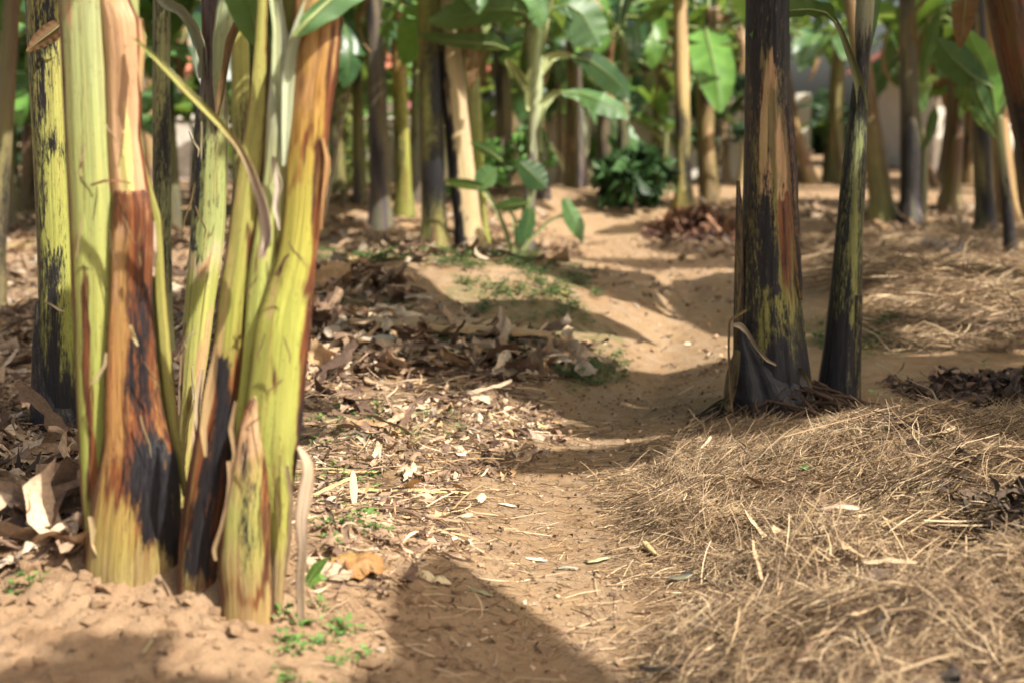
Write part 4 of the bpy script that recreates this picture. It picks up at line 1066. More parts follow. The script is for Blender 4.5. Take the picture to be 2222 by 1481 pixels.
SG = 'young banana plants between the distant rows'
spec = [(1440, 400, 0.9, 6, .75), (1330, 395, 1.2, 6, .8), (1190, 395, 1.3, 7, .85), (1050, 400, .9, 6, .7), (960, 405, 1.3, 7, .9), (760, 410, 1.0, 6, .8), (650, 430, 1.2, 7, .9), (560, 440, 1.3, 7, .9), (420, 440, 1.0, 7, .9),
        (300, 450, 1.2, 7, 1.0), (180, 460, .9, 6, .8), (40, 470, 1.1, 7, .9), (-80, 470, 1.3, 7, 1.0), (1560, 400, 1.1, 6, .8), (1660, 400, 1.0, 6, .7), (1790, 395, .7, 4, .5), (2130, 400, 1.3, 6, .8), (2260, 410, 1.2, 6, .9),
        (1500, 385, 1.4, 7, .9), (880, 392, 1.4, 7, .9), (1260, 378, 1.5, 7, 1.0), (700, 395, 1.5, 7, 1.0),
        (1350, 440, 1.9, 7, .75), (780, 440, 1.9, 7, .8), (1010, 445, 2.0, 7, .8), (1530, 445, 1.8, 7, .7), (620, 470, 1.8, 7, .8), (380, 500, 1.9, 7, .9), (160, 520, 1.8, 7, .8), (2060, 455, 1.8, 7, .75), (2240, 470, 1.7, 7, .8), (1180, 430, 2.1, 7, .8), (900, 440, 2.1, 6, .8), (20, 500, 2.0, 7, .8)]
for i, (a, b, zt, n, sc) in enumerate(spec):
    side = 'left' if a < 700 else ('centre' if a < 1620 else 'right')
    sucker(f'young banana plant with arching leaves, blurred among the {side} rows', a, b, zt, n, sc, 500 + i, SG, mats=('leaf', 'leaf_bright', 'leaf_dark', 'leaf'))

# the young plant on the crest with pale stalks
g = hit(1140, 548)
yp = thing('banana_sucker', 'slender young banana plant with whitish stalks and arching leaves, on the mound crest', 'banana plant', g)
Dy = g[1]
tube('pseudostem', px_pts([(-120, 1174, 1190), (30, 1162, 1182), (110, 1152, 1180), (200, 1150, 1176), (300, 1146, 1170), (400, 1138, 1164), (500, 1128, 1158), (570, 1122, 1160)], Dy),
     cols((0, (0.30, 0.40, 0.17)), (150, (0.36, 0.43, 0.25)), (280, (0.28, 0.31, 0.22)), (340, (0.10, 0.095, 0.11)), (560, (0.12, 0.10, 0.10))), msk(lambda x, y, u, h: 0.5 * (y > 320), 0, 0), yp, nt=28, nh=60, seed=81)
for k, (pp, w) in enumerate([([(1158, 150), (1140, 190), (1120, 160), (1105, 140), (1098, 128)], [7, 7, 6, 5, 4]), ([(1165, 330), (1162, 270), (1175, 230), (1200, 205), (1220, 200)], [9, 9, 8, 6, 4]), ([(1172, 160), (1195, 125), (1218, 118), (1240, 122)], [7, 7, 6, 4]), ([(1170, 120), (1178, 60), (1186, 20), (1200, -30)], [8, 8, 7, 5]), ([(1152, 240), (1148, 200), (1130, 165), (1110, 140)], [8, 7, 6, 4])]):
    ribbon_px('leaf_stalk', pp, [1.35 * q for q in w], Dy - 0.06, (0.44, 0.50, 0.25), yp, 30 + k, (0, 0, 0), 0.9)
for k, (pp, w, m, ro) in enumerate([([(1105, 108, 0), (1070, 95, -.1), (1010, 92, -.2), (960, 86, -.3), (908, 74, -.4)], [3, 14, 13, 9, 2], 'leaf', .7),
                                    ([(1150, 30, 0), (1110, 20, -.1), (1050, 22, -.3), (980, 40, -.5), (930, 46, -.6)], [3, 18, 26, 20, 2], 'leaf', .5),
                                    ([(1200, 20, 0), (1230, 10, 0), (1262, 30, .0), (1285, 70, .0), (1300, 100, 0)], [3, 32, 44, 34, 3], 'leaf', .4),
                                    ([(1216, 200, 0), (1260, 204, .0), (1300, 218, -.1), (1340, 235, -.1), (1362, 258, -.1)], [3, 14, 20, 16, 2], 'leaf', .6),
                                    ([(1238, 122, 0), (1280, 132, .1), (1320, 160, .2), (1350, 190, .3), (1365, 218, .3)], [3, 22, 26, 20, 2], 'leaf_dark', .5),
                                    ([(1182, 10, 0), (1190, -60, 0), (1200, -140, 0), (1210, -240, .1)], [4, 26, 34, 6], 'leaf_bright', .3)]):
    leaf_px('leaf', pp, [1.25 * q for q in w], Dy - 0.07, M[m], yp, ro, seed=90 + k, petr=0.008)
crown(yp, at(1182, -120, Dy), 3, 0.7, np.random.default_rng(13), az0=0.5)

# elephant ear plant at its foot
def ear_plant(label, g, D, stalks, leaves, mats, seed):
    e = thing('elephant_ear_plant', label, 'plant', g)
    for k, (pp, w) in enumerate(stalks): ribbon_px('leaf_stalk', pp, w, D - 0.12, (0.24, 0.28, 0.14), e, 50 + k, (0, 0.1, 0), 0.9)
    for k, (pp, w, ro) in enumerate(leaves): leaf_px('leaf', pp, w, D - 0.13, M[mats[k % len(mats)]], e, ro, seed=seed + k, petr=0.004, fold=0.15)
    return e


g = hit(1112, 556)
ear_plant('elephant ear plant with heart shaped leaves on the mound crest', g, g[1],
          [([(1112, 570), (1098, 500), (1075, 450), (1045, 405)], [6, 6, 5, 4]), ([(1118, 570), (1140, 480), (1152, 420), (1150, 390)], [7, 6, 5, 4]), ([(1120, 570), (1150, 520), (1190, 480), (1225, 465)], [7, 5, 4, 3]), ([(1115, 570), (1120, 520), (1115, 470), (1100, 450)], [5, 5, 4, 3])],
          [([(1048, 408), (1020, 402), (990, 398), (960, 392)], [8, 12, 10, 1], .6), ([(1036, 412), (1046, 395), (1060, 378), (1078, 366)], [10, 24, 22, 2], .2), ([(1128, 352), (1150, 372), (1170, 392), (1186, 408)], [16, 30, 24, 2], .2), ([(1148, 440), (1120, 444), (1095, 448), (1070, 448)], [6, 16, 13, 1], .5),
           ([(1224, 430), (1238, 462), (1252, 490), (1264, 528)], [8, 20, 18, 1], .3), ([(1152, 450), (1146, 480), (1136, 510), (1126, 530)], [10, 20, 16, 2], .3), ([(1090, 350), (1065, 330), (1040, 318), (1020, 310)], [5, 13, 10, 1], .4)], ('leaf', 'leaf', 'leaf_dark'), 120)

# sucker beyond the path with spread stalks
g = hit(1258, 408)
s6 = thing('banana_sucker', 'dark footed young banana with splayed grey green stalks, left of the far path', 'banana plant', g)
D6b = g[1]
tube('pseudostem', px_pts([(130, 1244, 1260), (260, 1238, 1266), (400, 1232, 1280), (440, 1228, 1284)], D6b), PUR, msk(0.55, 0.1, 0), s6, nt=24, nh=30, seed=83)
for k, (pp, w) in enumerate([([(1255, 400), (1268, 330), (1276, 270), (1282, 230)], [8, 8, 7, 5]), ([(1262, 400), (1290, 365), (1310, 345), (1326, 330)], [8, 8, 7, 4]), ([(1248, 400), (1220, 355), (1200, 325), (1192, 310)], [8, 7, 6, 4]), ([(1250, 395), (1262, 300), (1262, 250), (1258, 230)], [7, 7, 6, 4])]):
    ribbon_px('leaf_stalk', pp, w, D6b - 0.08, (0.30, 0.34, 0.24), s6, 60 + k, (0.1, 0, 0), 0.9)
for k, (pp, w, ro) in enumerate([([(1282, 235), (1310, 255), (1350, 290), (1388, 305)], [8, 28, 30, 3], .4), ([(1258, 232), (1250, 245), (1240, 262), (1228, 280)], [4, 16, 14, 1], .3), ([(1326, 330), (1350, 318), (1370, 320), (1390, 330)], [3, 18, 16, 1], .5)]):
    leaf_px('leaf', pp, w, D6b - 0.1, M['leaf'], s6, ro, seed=140 + k, petr=0.006)
crown(s6, at(1256, 130, D6b), 5, 0.8, np.random.default_rng(14), az0=0.2)

# sucker in front of the right hand stems
g = hit(2190, 562)
s7 = thing('banana_sucker', 'thin black footed sucker with upright green leaves at the right edge', 'banana plant', g)
D7 = g[1]
tube('pseudostem', px_pts([(250, 2156, 2174), (330, 2162, 2182), (420, 2170, 2194), (500, 2176, 2202), (562, 2178, 2208), (600, 2176, 2210)], D7), cols((250, (0.3, 0.34, 0.18)), (400, PUR), (560, (0.03, 0.03, 0.035))), msk(lambda x, y, u, h: 0.3 + 0.5 * (y > 420), 0.1, 0), s7, nt=24, nh=50, seed=84)
for k, (pp, w, m, ro) in enumerate([([(2162, 255), (2155, 200), (2140, 150), (2118, 110), (2095, 60)], [4, 22, 28, 26, 3], 'leaf_bright', .3), ([(2158, 270), (2140, 240), (2122, 200), (2112, 150)], [4, 16, 18, 2], 'leaf', .4), ([(2168, 250), (2185, 190), (2215, 140), (2250, 90)], [4, 10, 12, 3], 'leaf', .8), ([(2160, 300), (2140, 270), (2118, 245), (2105, 232)], [3, 12, 11, 2], 'leaf', .5),
                                    ([(2156, 190), (2110, 165), (2070, 130), (2035, 85)], [5, 34, 36, 4], 'leaf_dark', .3)]):
    leaf_px('leaf', pp, w, D7 - 0.05, M[m], s7, ro, seed=150 + k, petr=0.006)
# sucker by the purple stem
g = hit(1995, 484)
s8 = thing('banana_sucker', 'small sucker with two narrow upright leaves beside the purple stem', 'banana plant', g)
tube('pseudostem', px_pts([(310, 2000, 2014), (400, 1996, 2012), (480, 1990, 2012), (510, 1988, 2014)], g[1]), (0.2, 0.22, 0.14), msk(0.3, 0.1, 0.1), s8, nt=20, nh=30, seed=85)
for k, (pp, w, ro) in enumerate([([(2000, 320), (1992, 285), (1988, 250), (1984, 222)], [3, 10, 9, 1], .2), ([(2008, 320), (2020, 285), (2026, 255), (2030, 228)], [3, 12, 11, 1], .2), ([(2000, 180), (2010, 120), (2022, 70), (2040, 20)], [4, 14, 16, 3], .3)]):
    leaf_px('leaf', pp, w, g[1] - 0.05, M['leaf'], s8, ro, seed=160 + k, petr=0.006)

# bare pole leaning behind the foreground clump
g = hit(700, 470)
p0, p1 = at(702, 470, g[1]), at(782, 60, g[1] + 0.3)
pl = tube('leaning_pole', [(*(p0 + (p1 - p0) * f), 0.022 * (1 - 0.2 * f)) for f in np.linspace(-0.02, 1.6, 6)], (0.40, 0.33, 0.27), msk(0.1, 0, 0.5), None, nt=14, nh=40, lobes=0, seed=86)
tag(pl, 'bare grey pole leaning to the right behind the orange sheathed stem', 'pole')

# ------------------------------------------------------------------ shrubs and trees with small leaves
def leaf_cloud(n, clumps, size, seed, col, col2):
    rs = np.random.default_rng(seed)
    k = rs.integers(0, len(clumps), n)
    cl_ = np.array(clumps)[k]
    d = rs.normal(0, 1, (n, 3)); d /= np.linalg.norm(d, axis=1)[:, None]
    r = rs.uniform(0.25, 1.0, n) ** 0.6
    c = cl_[:, :3] + d * r[:, None] * cl_[:, 3:6]
    ax = rs.normal(0, 1, (n, 3)); ax[:, 2] -= 0.3; ax /= np.linalg.norm(ax, axis=1)[:, None]
    b = np.cross(ax, rs.normal(0, 1, (n, 3))); b /= np.linalg.norm(b, axis=1)[:, None]
    nn = np.cross(ax, b)
    s = size * rs.uniform(0.6, 1.3, n)[:, None]
    V = np.stack([c, c + ax * s * 0.5 + b * s * 0.28 + nn * s * 0.1, c + ax * s - nn * s * 0.08, c + ax * s * 0.5 - b * s * 0.28 + nn * s * 0.1], 1).reshape(-1, 3)
    Fq = np.arange(4 * n).reshape(n, 4)
    Ft = np.concatenate([Fq[:, [0, 1, 2]], Fq[:, [0, 2, 3]]])
    t = rs.uniform(0, 1, (n, 1))
    cc = np.array(col)[None] * (1 - t) + np.array(col2)[None] * t
    cc = cc * rs.uniform(0.75, 1.25, (n, 1))
    cc = np.repeat(np.concatenate([cc, np.ones((n, 1))], 1), 4, 0)
    return V, Ft, cc


def limbs(pts_list, name, parent):
    V = []; FA = []; b = 0
    for pts in pts_list:
        Q, t = resample(np.array(pts, float), 14)
        th = np.linspace(0, 6.283, 8, endpoint=False)
        R = np.stack([Q[:, 0:1] + Q[:, 3:4] * np.cos(th)[None], Q[:, 1:2] + Q[:, 3:4] * np.sin(th)[None], Q[:, 2:3] + 0 * th[None]], -1)
        V.append(R.reshape(-1, 3)); FA.append(grid_faces(14, 8, True) + b); b += 14 * 8
    o = mesh_np(name, np.concatenate(V), np.concatenate(FA), M['bark'], None, True)
    o.parent = parent
    return o


def tree(name, label, cat, g, h, w, n, size, seed, col, col2, group=None, nclump=9, tr=0.06, low=0.35):
    e = thing(name, label, cat, g, group)
    rs = np.random.default_rng(seed)
    cl_ = []; ls = [[(0, 0, -0.1, tr), (rs.normal(0, .04), rs.normal(0, .04), h * 0.4, tr * .8), (0, 0, h * 0.8, tr * .3)]]
    for i in range(nclump):
        a = rs.uniform(0, 6.28); r = w * rs.uniform(0.2, 0.7); z = h * rs.uniform(low, 0.92)
        s = w * rs.uniform(0.25, 0.45)
        cl_.append((r * math.cos(a), r * math.sin(a), z, s, s, s * 0.75))
        ls.append([(0, 0, z * 0.55, tr * .5), (r * .5 * math.cos(a), r * .5 * math.sin(a), z * 0.8, tr * .35), (r * math.cos(a), r * math.sin(a), z, tr * .12)])
    limbs(ls, 'trunk', e)
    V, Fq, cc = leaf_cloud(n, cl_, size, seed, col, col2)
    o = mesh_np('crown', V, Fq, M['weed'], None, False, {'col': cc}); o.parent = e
    return e


g = hit(1560, 440)
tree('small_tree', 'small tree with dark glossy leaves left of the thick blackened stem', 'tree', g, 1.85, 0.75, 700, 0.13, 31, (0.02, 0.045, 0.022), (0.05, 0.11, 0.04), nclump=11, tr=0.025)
g = hit(1372, 452)
tree('bush', 'low dark green bush beside the sandy bank of the path', 'bush', g, 0.74, 0.56, 430, 0.20, 38, (0.012, 0.028, 0.012), (0.07, 0.15, 0.045), nclump=9, tr=0.02, low=0.15)
g = hit(760, 415)
tree('bush', 'leafy bush with yellowish green leaves behind the leaning pole', 'bush', g, 1.2, 0.8, 900, 0.12, 33, (0.05, 0.11, 0.03), (0.24, 0.26, 0.05), nclump=12, tr=0.02, low=0.1)
g = hit(1090, 420)
tree('bush', 'bright green bush beyond the mound, behind the young banana', 'bush', g, 0.8, 0.7, 700, 0.12, 34, (0.05, 0.13, 0.03), (0.12, 0.25, 0.05), nclump=10, tr=0.02, low=0.1)
g = hit(1300, 395)
tree('bush', 'pale green bush left of the dark low bush', 'bush', g, 0.9, 0.7, 700, 0.12, 35, (0.07, 0.16, 0.03), (0.15, 0.28, 0.06), nclump=10, tr=0.02, low=0.1)
TG = 'trees along the far edge of the plantation'
tl = [(-14, 34, 6.5, 3.2), (-9.5, 37, 7.5, 3.4), (-2.2, 35, 6.0, 3.0), (0.8, 38, 7.0, 3.4), (3.6, 34, 5.5, 2.7), (5.6, 39, 5.0, 2.6), (15.5, 40, 7, 3.5), (-18, 40, 8, 3.8), (-4.6, 41, 8, 3.6), (9, 44, 1.5, 2.2), (12, 43, 1.5, 2.0), (20, 38, 7, 3.6), (-11.5, 30.5, 5, 2.6), (2.2, 31, 4.5, 2.2),]
for i, (x, y, h, w) in enumerate(tl):
    side = 'left' if x < -3 else ('middle' if x < 7 else 'right')
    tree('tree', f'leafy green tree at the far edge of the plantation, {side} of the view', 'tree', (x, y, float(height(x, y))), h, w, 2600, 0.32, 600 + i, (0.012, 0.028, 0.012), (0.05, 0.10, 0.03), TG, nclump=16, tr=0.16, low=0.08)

# ------------------------------------------------------------------ buildings beyond
import bmesh


def boxes(name, lst, mat, parent, bev=0.015):
    bm = bmesh.new()
    for (x0, x1, y0, y1, z0, z1) in lst:
        r = bmesh.ops.create_cube(bm, size=1)
        for v in r['verts']:
            v.co = Vector((x0 + (v.co.x + .5) * (x1 - x0), y0 + (v.co.y + .5) * (y1 - y0), z0 + (v.co.z + .5) * (z1 - z0)))
    bmesh.ops.bevel(bm, geom=bm.edges[:], offset=bev, segments=2, affect='EDGES')
    me = bpy.data.meshes.new(name); bm.to_mesh(me); bm.free(); me.materials.append(mat)
    o = bpy.data.objects.new(name, me); C.objects.link(o); o.parent = parent
    return o


# boundary wall in stretches along y = 27
zg = float(height(0, 27))
w1 = thing('boundary_wall', 'low rough stone boundary wall behind the banana rows, left of the gate pillar and beyond', 'wall', (-0.5, 27, zg))
boxes('wall', [(-6.0, 2.2, -0.14, 0.14, -0.3, 1.15)], M['wall'], w1, 0.03)
boxes('coping', [(-6.05, 2.25, -0.19, 0.19, 1.152, 1.24)], M['plaster'], w1)
w2 = thing('boundary_wall', 'short pale plastered boundary wall behind the thick blackened stem', 'wall', (1.95, 27.4, zg))
boxes('wall', [(-0.15, 3.6, -0.12, 0.12, -0.3, 1.55)], M['plaster'], w2, 0.02)
boxes('pier', [(k, k + 0.3, -0.2, -0.121, -0.3, 1.65) for k in (-0.25, 3.4)], M['plaster'], w2, 0.01)
gpos = at(903, 300, 23.5)
gp = thing('gate_pillar', 'grey gate pillar with pink cap and white globe lamp, beyond the yellow green stem', 'pillar', (gpos[0], 23.5, float(height(gpos[0], 23.5))))
boxes('shaft', [(-0.19, 0.19, -0.19, 0.19, -0.3, 1.28)], M['wall'], gp)
boxes('cap', [(-0.25, 0.25, -0.25, 0.25, 1.282, 1.40), (-0.17, 0.17, -0.17, 0.17, 1.402, 1.50)], M['pink'], gp)
bm = bmesh.new(); bmesh.ops.create_uvsphere(bm, u_segments=20, v_segments=12, radius=0.11)
for v in bm.verts: v.co.z += 1.66
r = bmesh.ops.create_cone(bm, cap_ends=True, segments=16, radius1=0.07, radius2=0.05, depth=0.07)
for v in r['verts']: v.co.z += 1.532
me = bpy.data.meshes.new('globe_lamp'); bm.to_mesh(me); bm.free(); me.materials.append(M['white'])
for p in me.polygons: p.use_smooth = True
o = bpy.data.objects.new('globe_lamp', me); C.objects.link(o); o.parent = gp


def house(label, x, y, w, d, h, roofh):
    e = thing('house', label, 'house', (x, y, float(height(x, y))))
    boxes('wall', [(-w / 2, w / 2, -d / 2, d / 2, -0.3, h)], M['plaster'], e, 0.02)
    ov = 0.5
    bm = bmesh.new()
    vs = [bm.verts.new(v) for v in [(-w / 2 - ov, -d / 2 - ov, h + .004), (w / 2 + ov, -d / 2 - ov, h + .004), (w / 2 + ov, d / 2 + ov, h + .004), (-w / 2 - ov, d / 2 + ov, h + .004), (-w / 2 + 1, 0, h + roofh), (w / 2 - 1, 0, h + roofh)]]
    for f in ((0, 1, 5, 4), (1, 2, 5), (2, 3, 4, 5), (3, 0, 4), (3, 2, 1, 0)): bm.faces.new([vs[k] for k in f])
    me = bpy.data.meshes.new('roof'); bm.to_mesh(me); bm.free(); me.materials.append(M['tile'])
    ro = bpy.data.objects.new('roof', me); C.objects.link(ro); ro.parent = e
    k = -w / 2 + 0.8
    while k < w / 2 - 1.2:
        wn = boxes('window', [(k, k + 1.1, -d / 2 - 0.05, -d / 2 - 0.003, 0.9, 2.1)], M['white'], e, 0.01)
        pn = boxes('pane', [(k + .08, k + 1.02, -d / 2 - 0.056, -d / 2 - 0.052, 0.98, 2.02)], M['dark'], wn, 0.001)
        k += 2.6
    return e


house('pale house with a low terracotta tiled roof seen through leaves, left of the middle', -3.2, 33.5, 8.5, 5, 2.1, 1.6)
house('cream house wall and roof beyond the plantation, behind the stems at the right', 11.6, 34, 5, 6, 2.3, 1.3)
#@@SHADE
# ------------------------------------------------------------------ light
SUN_AZ = math.radians(128)      # clockwise from +Y
SUN_EL = math.radians(50)
SV = np.array([math.sin(SUN_AZ) * math.cos(SUN_EL), math.cos(SUN_AZ) * math.cos(SUN_EL), math.sin(SUN_EL)])
sl = bpy.data.lights.new('sun', 'SUN'); sl.energy = 5.0; sl.angle = math.radians(0.55); sl.color = (1.0, 0.955, 0.87)
so = bpy.data.objects.new('sun', sl); C.objects.link(so)
so.rotation_euler = Vector(SV).to_track_quat('Z', 'Y').to_euler()
wd = bpy.data.worlds.new('World'); SC.world = wd; wd.use_nodes = True
nt_ = wd.node_tree; bg = nt_.nodes['Background']
sky = nt_.nodes.new('ShaderNodeTexSky'); sky.sky_type = 'NISHITA'; sky.sun_disc = False
sky.sun_elevation = SUN_EL; sky.sun_rotation = SUN_AZ; sky.ozone_density = 0.4; sky.dust_density = 7.0; sky.air_density = 1.0
nt_.links.new(sky.outputs[0], bg.inputs[0]); bg.inputs[1].default_value = 0.098

# unseen plants added around the viewer; their leaves are posed to shade the ground
OFF = [(2.3, 1.5, 2.7, 'unseen banana plant added for shade, to the right of the viewer'), (1.3, -0.7, 2.8, 'unseen banana plant added for shade, behind the viewer on the right'), (2.9, -1.0, 3.2, 'unseen banana plant added for shade, farther back behind the viewer'),
       (3.4, 3.6, 2.9, 'unseen banana plant added for shade, right of the straw'), (4.3, 5.4, 3.0, 'unseen banana plant added for shade, beyond the straw at the right'), (5.0, 8.0, 3.0, 'unseen banana plant added for shade, in the right hand row'),
       (0.1, -1.5, 2.6, 'unseen banana plant added for shade, directly behind the viewer'), (-1.6, 0.6, 2.8, 'unseen banana plant added for shade, left of the viewer'), (3.9, 1.2, 3.3, 'tall unseen banana plant added for shade, at the right behind the first row'), (-3.0, 3.6, 2.9, 'unseen banana plant added for shade, at the left'),
       (3.3, 6.7, 3.1, 'unseen banana plant added for shade, right of the frame, level with the mound'), (4.7, 9.9, 3.2, 'unseen banana plant added for shade, right of the frame, level with the path bend'), (5.9, 12.0, 3.2, 'unseen banana plant added for shade, right of the frame, level with the leaf heap'), (2.7, 0.2, 3.0, 'unseen banana plant added for shade, at the right shoulder of the viewer'), (6.8, 14.5, 3.3, 'unseen banana plant added for shade, far beyond the right edge')]
ONP = [('rr', 2.95), ('r2', 1.85), ('bc', 2.95), ('aa', 2.6), ('ee', 2.4)]
#SHADES_BEGIN
SHADES = [(3, 2.366, 0.163, 1.256, 2),
          (13, 1.703, -0.133, 1.002, 4),
          (3, 1.091, 0.144, 1.316, 1),
          (17, 0.454, -0.295, 1.238, 3),
          (19, 0.333, -0.134, 0.939, 1),
          (4, 4.752, -0.273, 1.349, 1),
          (3, 3.688, 0.067, 0.764, 3),
          (15, 4.597, 0.155, 1.315, 1),
          (3, 5.332, -0.14, 1.092, 0),
          (16, 1.799, 0.198, 1.222, 2),
          (15, 4.834, -0.381, 1.083, 0),
          (15, 1.576, -0.057, 1.232, 1),
          (4, 1.789, -0.147, 1.303, 0),
          (1, 1.234, 0.019, 1.097, 0),
          (19, 6.218, -0.318, 0.733, 3),
          (8, 2.287, -0.141, 0.512, 5),
          (19, 0.354, 0.018, 1.244, 1),
          (4, 3.684, -0.345, 1.34, 4),
          (4, 5.424, -0.005, 1.232, 1),
          (8, 3.341, -0.351, 0.593, 5),
          (11, 2.457, 0.07, 1.016, 0),
          (10, 2.733, 0.179, 1.181, 5),
          (11, 0.633, -0.347, 1.344, 1),
          (11, 1.65, 0.11, 1.299, 3),
          (4, 0.202, -0.268, 1.121, 3),
          (19, 0.291, -0.345, 0.724, 1),
          (3, 2.895, -0.226, 0.735, 2),
          (8, 1.212, -0.284, 0.853, 4),
          (3, 5.802, 0.006, 1.029, 0),
          (4, 2.691, 0.102, 0.751, 5),
          (15, 3.997, -0.035, 1.235, 1),
          (15, 2.306, 0.153, 1.334, 0),
          (5, 1.483, -0.076, 1.307, 1),
          (19, 6.006, 0.012, 0.895, 5),
          (2, 1.623, 0.152, 1.059, 3),
          (12, 4.381, 0.089, 1.334, 3),
          (12, 2.597, -0.045, 1.273, 4),
          (12, 5.994, -0.434, 1.192, 4),
          (5, 4.308, 0.029, 1.336, 3),
          (13, 2.837, -0.499, 1.23, 3),
          (16, 5.181, 0.056, 1.34, 4),
          (19, 1.03, -0.325, 1.248, 1),
          (12, 0.855, -0.363, 1.311, 1),
          (10, 2.198, -0.152, 1.344, 5),
          (15, 2.848, 0.019, 1.296, 0),
          (12, 1.834, -0.142, 1.1, 1),
          (10, 1.446, 0.002, 1.23, 3),
          (11, 2.686, 0.019, 1.053, 3),
          (15, 1.749, 0.058, 1.184, 2),
          (14, 0.305, -0.5, 0.687, 1),
          (3, 1.339, -0.512, 1.225, 1),
          (12, 0.197, -0.455, 1.212, 0),
          (5, 2.327, -0.478, 1.271, 1),
          (15, 4.16, -0.443, 1.225, 2)]
#SHADES_END


def shade_top(i):
    if i < len(OFF):
        x, y, z, _ = OFF[i]; return (x, y, float(height(x, y)) + z)
    nme, z = ONP[i - len(OFF)]
    q = PLT[nme]; return q


PLT = {'rr': tuple(at(1668, -820, D5)), 'r2': tuple(at(1893, -230, D6)), 'bc': tuple(at(245, -1470, D1)), 'aa': tuple(at(95, -1250, D4)), 'ee': tuple(at(645, -1080, D3))}
offp_ = {}
for (i, az, tl_, sc_, k_) in SHADES:
    if i < len(OFF):
        if i not in offp_:
            x, y, z, lb = OFF[i]; g = (x, y, float(height(x, y)))
            e = thing('banana_plant', lb, 'banana plant', g)
            tube('pseudostem', [(x, y, g[2] + q, 0.12 * (1.25 - 0.5 * q / z)) for q in np.linspace(-0.06, z, 8)], OL, patchy(.4, .3, .2, 60 + i), e, nt=36, nh=60, lobes=3, seed=700 + i)
            offp_[i] = e
        e = offp_[i]
    else:
        e = {'rr': rr, 'r2': r2, 'bc': bc, 'aa': aa, 'ee': ee}[ONP[i - len(OFF)][0]]
    add_leaf(e, shade_top(i), az, tl_, sc_, k_, 'leaf')  # added leaf out of view, posed to cast the wanted dapple
#@@LITTER
# ------------------------------------------------------------------ loose stuff on the ground
def scatter(polys, n, seed, box, dens=None):
    rs = np.random.default_rng(seed)
    out = []
    tot = 0
    for _ in range(60):
        x = rs.uniform(box[0], box[1], n); y = rs.uniform(box[2], box[3], n)
        z = height(x, y)
        px, py = project(np.stack([x, y, z], 1))
        ok = zone(polys, px + 50 * 2 * fbm(x * 3, y * 3, octv=2, seed=seed), py + 25 * 2 * fbm(x * 3, y * 3, octv=2, seed=seed + 1)) > 0.5
        if dens is not None: ok &= rs.uniform(0, 1, n) < dens(x, y, px, py)
        out.append(np.stack([x, y, z], 1)[ok]); tot += ok.sum()
        if tot >= n: break
    return np.concatenate(out)[:n]


def gnormal(x, y, e=0.03):
    zx = (height(x + e, y, False) - height(x - e, y, False)) / (2 * e); zy = (height(x, y + e, False) - height(x, y - e, False)) / (2 * e)
    n = np.stack([-zx, -zy, np.ones_like(zx)], 1)
    return n / np.linalg.norm(n, axis=1)[:, None]


def strands(name, P, length, width, lift, cols_, seed, mat, bendk=0.35, swirl=1.3, tilt=0.22, npt=5):
    """thin dry stalks lying over the ground as one mesh"""
    rs = np.random.default_rng(seed); n = len(P)
    L = rs.uniform(length[0], length[1], n) * rs.uniform(0.4, 1, n)
    W = rs.uniform(width[0], width[1], n)
    a = 6.28 * 1.5 * fbm(P[:, 0] * swirl, P[:, 1] * swirl, octv=2, seed=seed) + rs.normal(0, 1.25, n) + 0.25
    el = np.abs(rs.normal(0, tilt, n)); up = rs.random(n) < 0.03; el[up] += rs.uniform(0.3, 0.9, up.sum())
    kb = rs.normal(0, bendk, n); kz = -np.abs(rs.normal(0, 0.3, n)) - 0.4 * el
    t = np.linspace(-0.5, 0.5, npt)[None]
    aa_ = a[:, None] + kb[:, None] * t * 2
    X = P[:, 0:1] + L[:, None] * t * np.cos(aa_); Y = P[:, 1:2] + L[:, None] * t * np.sin(aa_)
    lay = lift(P[:, 0], P[:, 1]) * rs.uniform(0, 1, n) ** 1.3
    gz = height(X, Y) 
    Zc = (gz * 0.5 + gz.mean(1, keepdims=True) * 0.5) + lay[:, None] + 0.004 + L[:, None] * (np.sin(el)[:, None] * (t + 0.3) + kz[:, None] * (t ** 2) * 0.5 * 0.4)
    Zc = np.maximum(Zc, gz + 0.002)
    q = rs.uniform(0, np.pi, n)[:, None]
    sx = -np.sin(aa_) * np.cos(q); sy = np.cos(aa_) * np.cos(q); sz = np.sin(q) + 0 * aa_
    tw = (W[:, None] / 2) * np.concatenate([np.full((1, npt - 1), 1.0), [[0.5]]], 1)
    A = np.stack([X - sx * tw, Y - sy * tw, Zc - sz * tw], -1); B = np.stack([X + sx * tw, Y + sy * tw, Zc + sz * tw], -1)
    V = np.stack([A, B], 2).reshape(-1, 3)          # n, npt, 2
    i = (np.arange(n) * npt * 2)[:, None] + (np.arange(npt - 1) * 2)[None]
    Fq = np.stack([i, i + 1, i + 3, i + 2], -1).reshape(-1, 4)
    ci = rs.integers(0, len(cols_), n)
    cc = np.array(cols_, float)[ci] * rs.uniform(0.8, 1.5, (n, 1))
    cc = np.repeat(np.concatenate([cc, np.ones((n, 1))], 1), npt * 2, 0)
    return mesh_np(name, V, Fq, mat, None, True, {'col': cc})


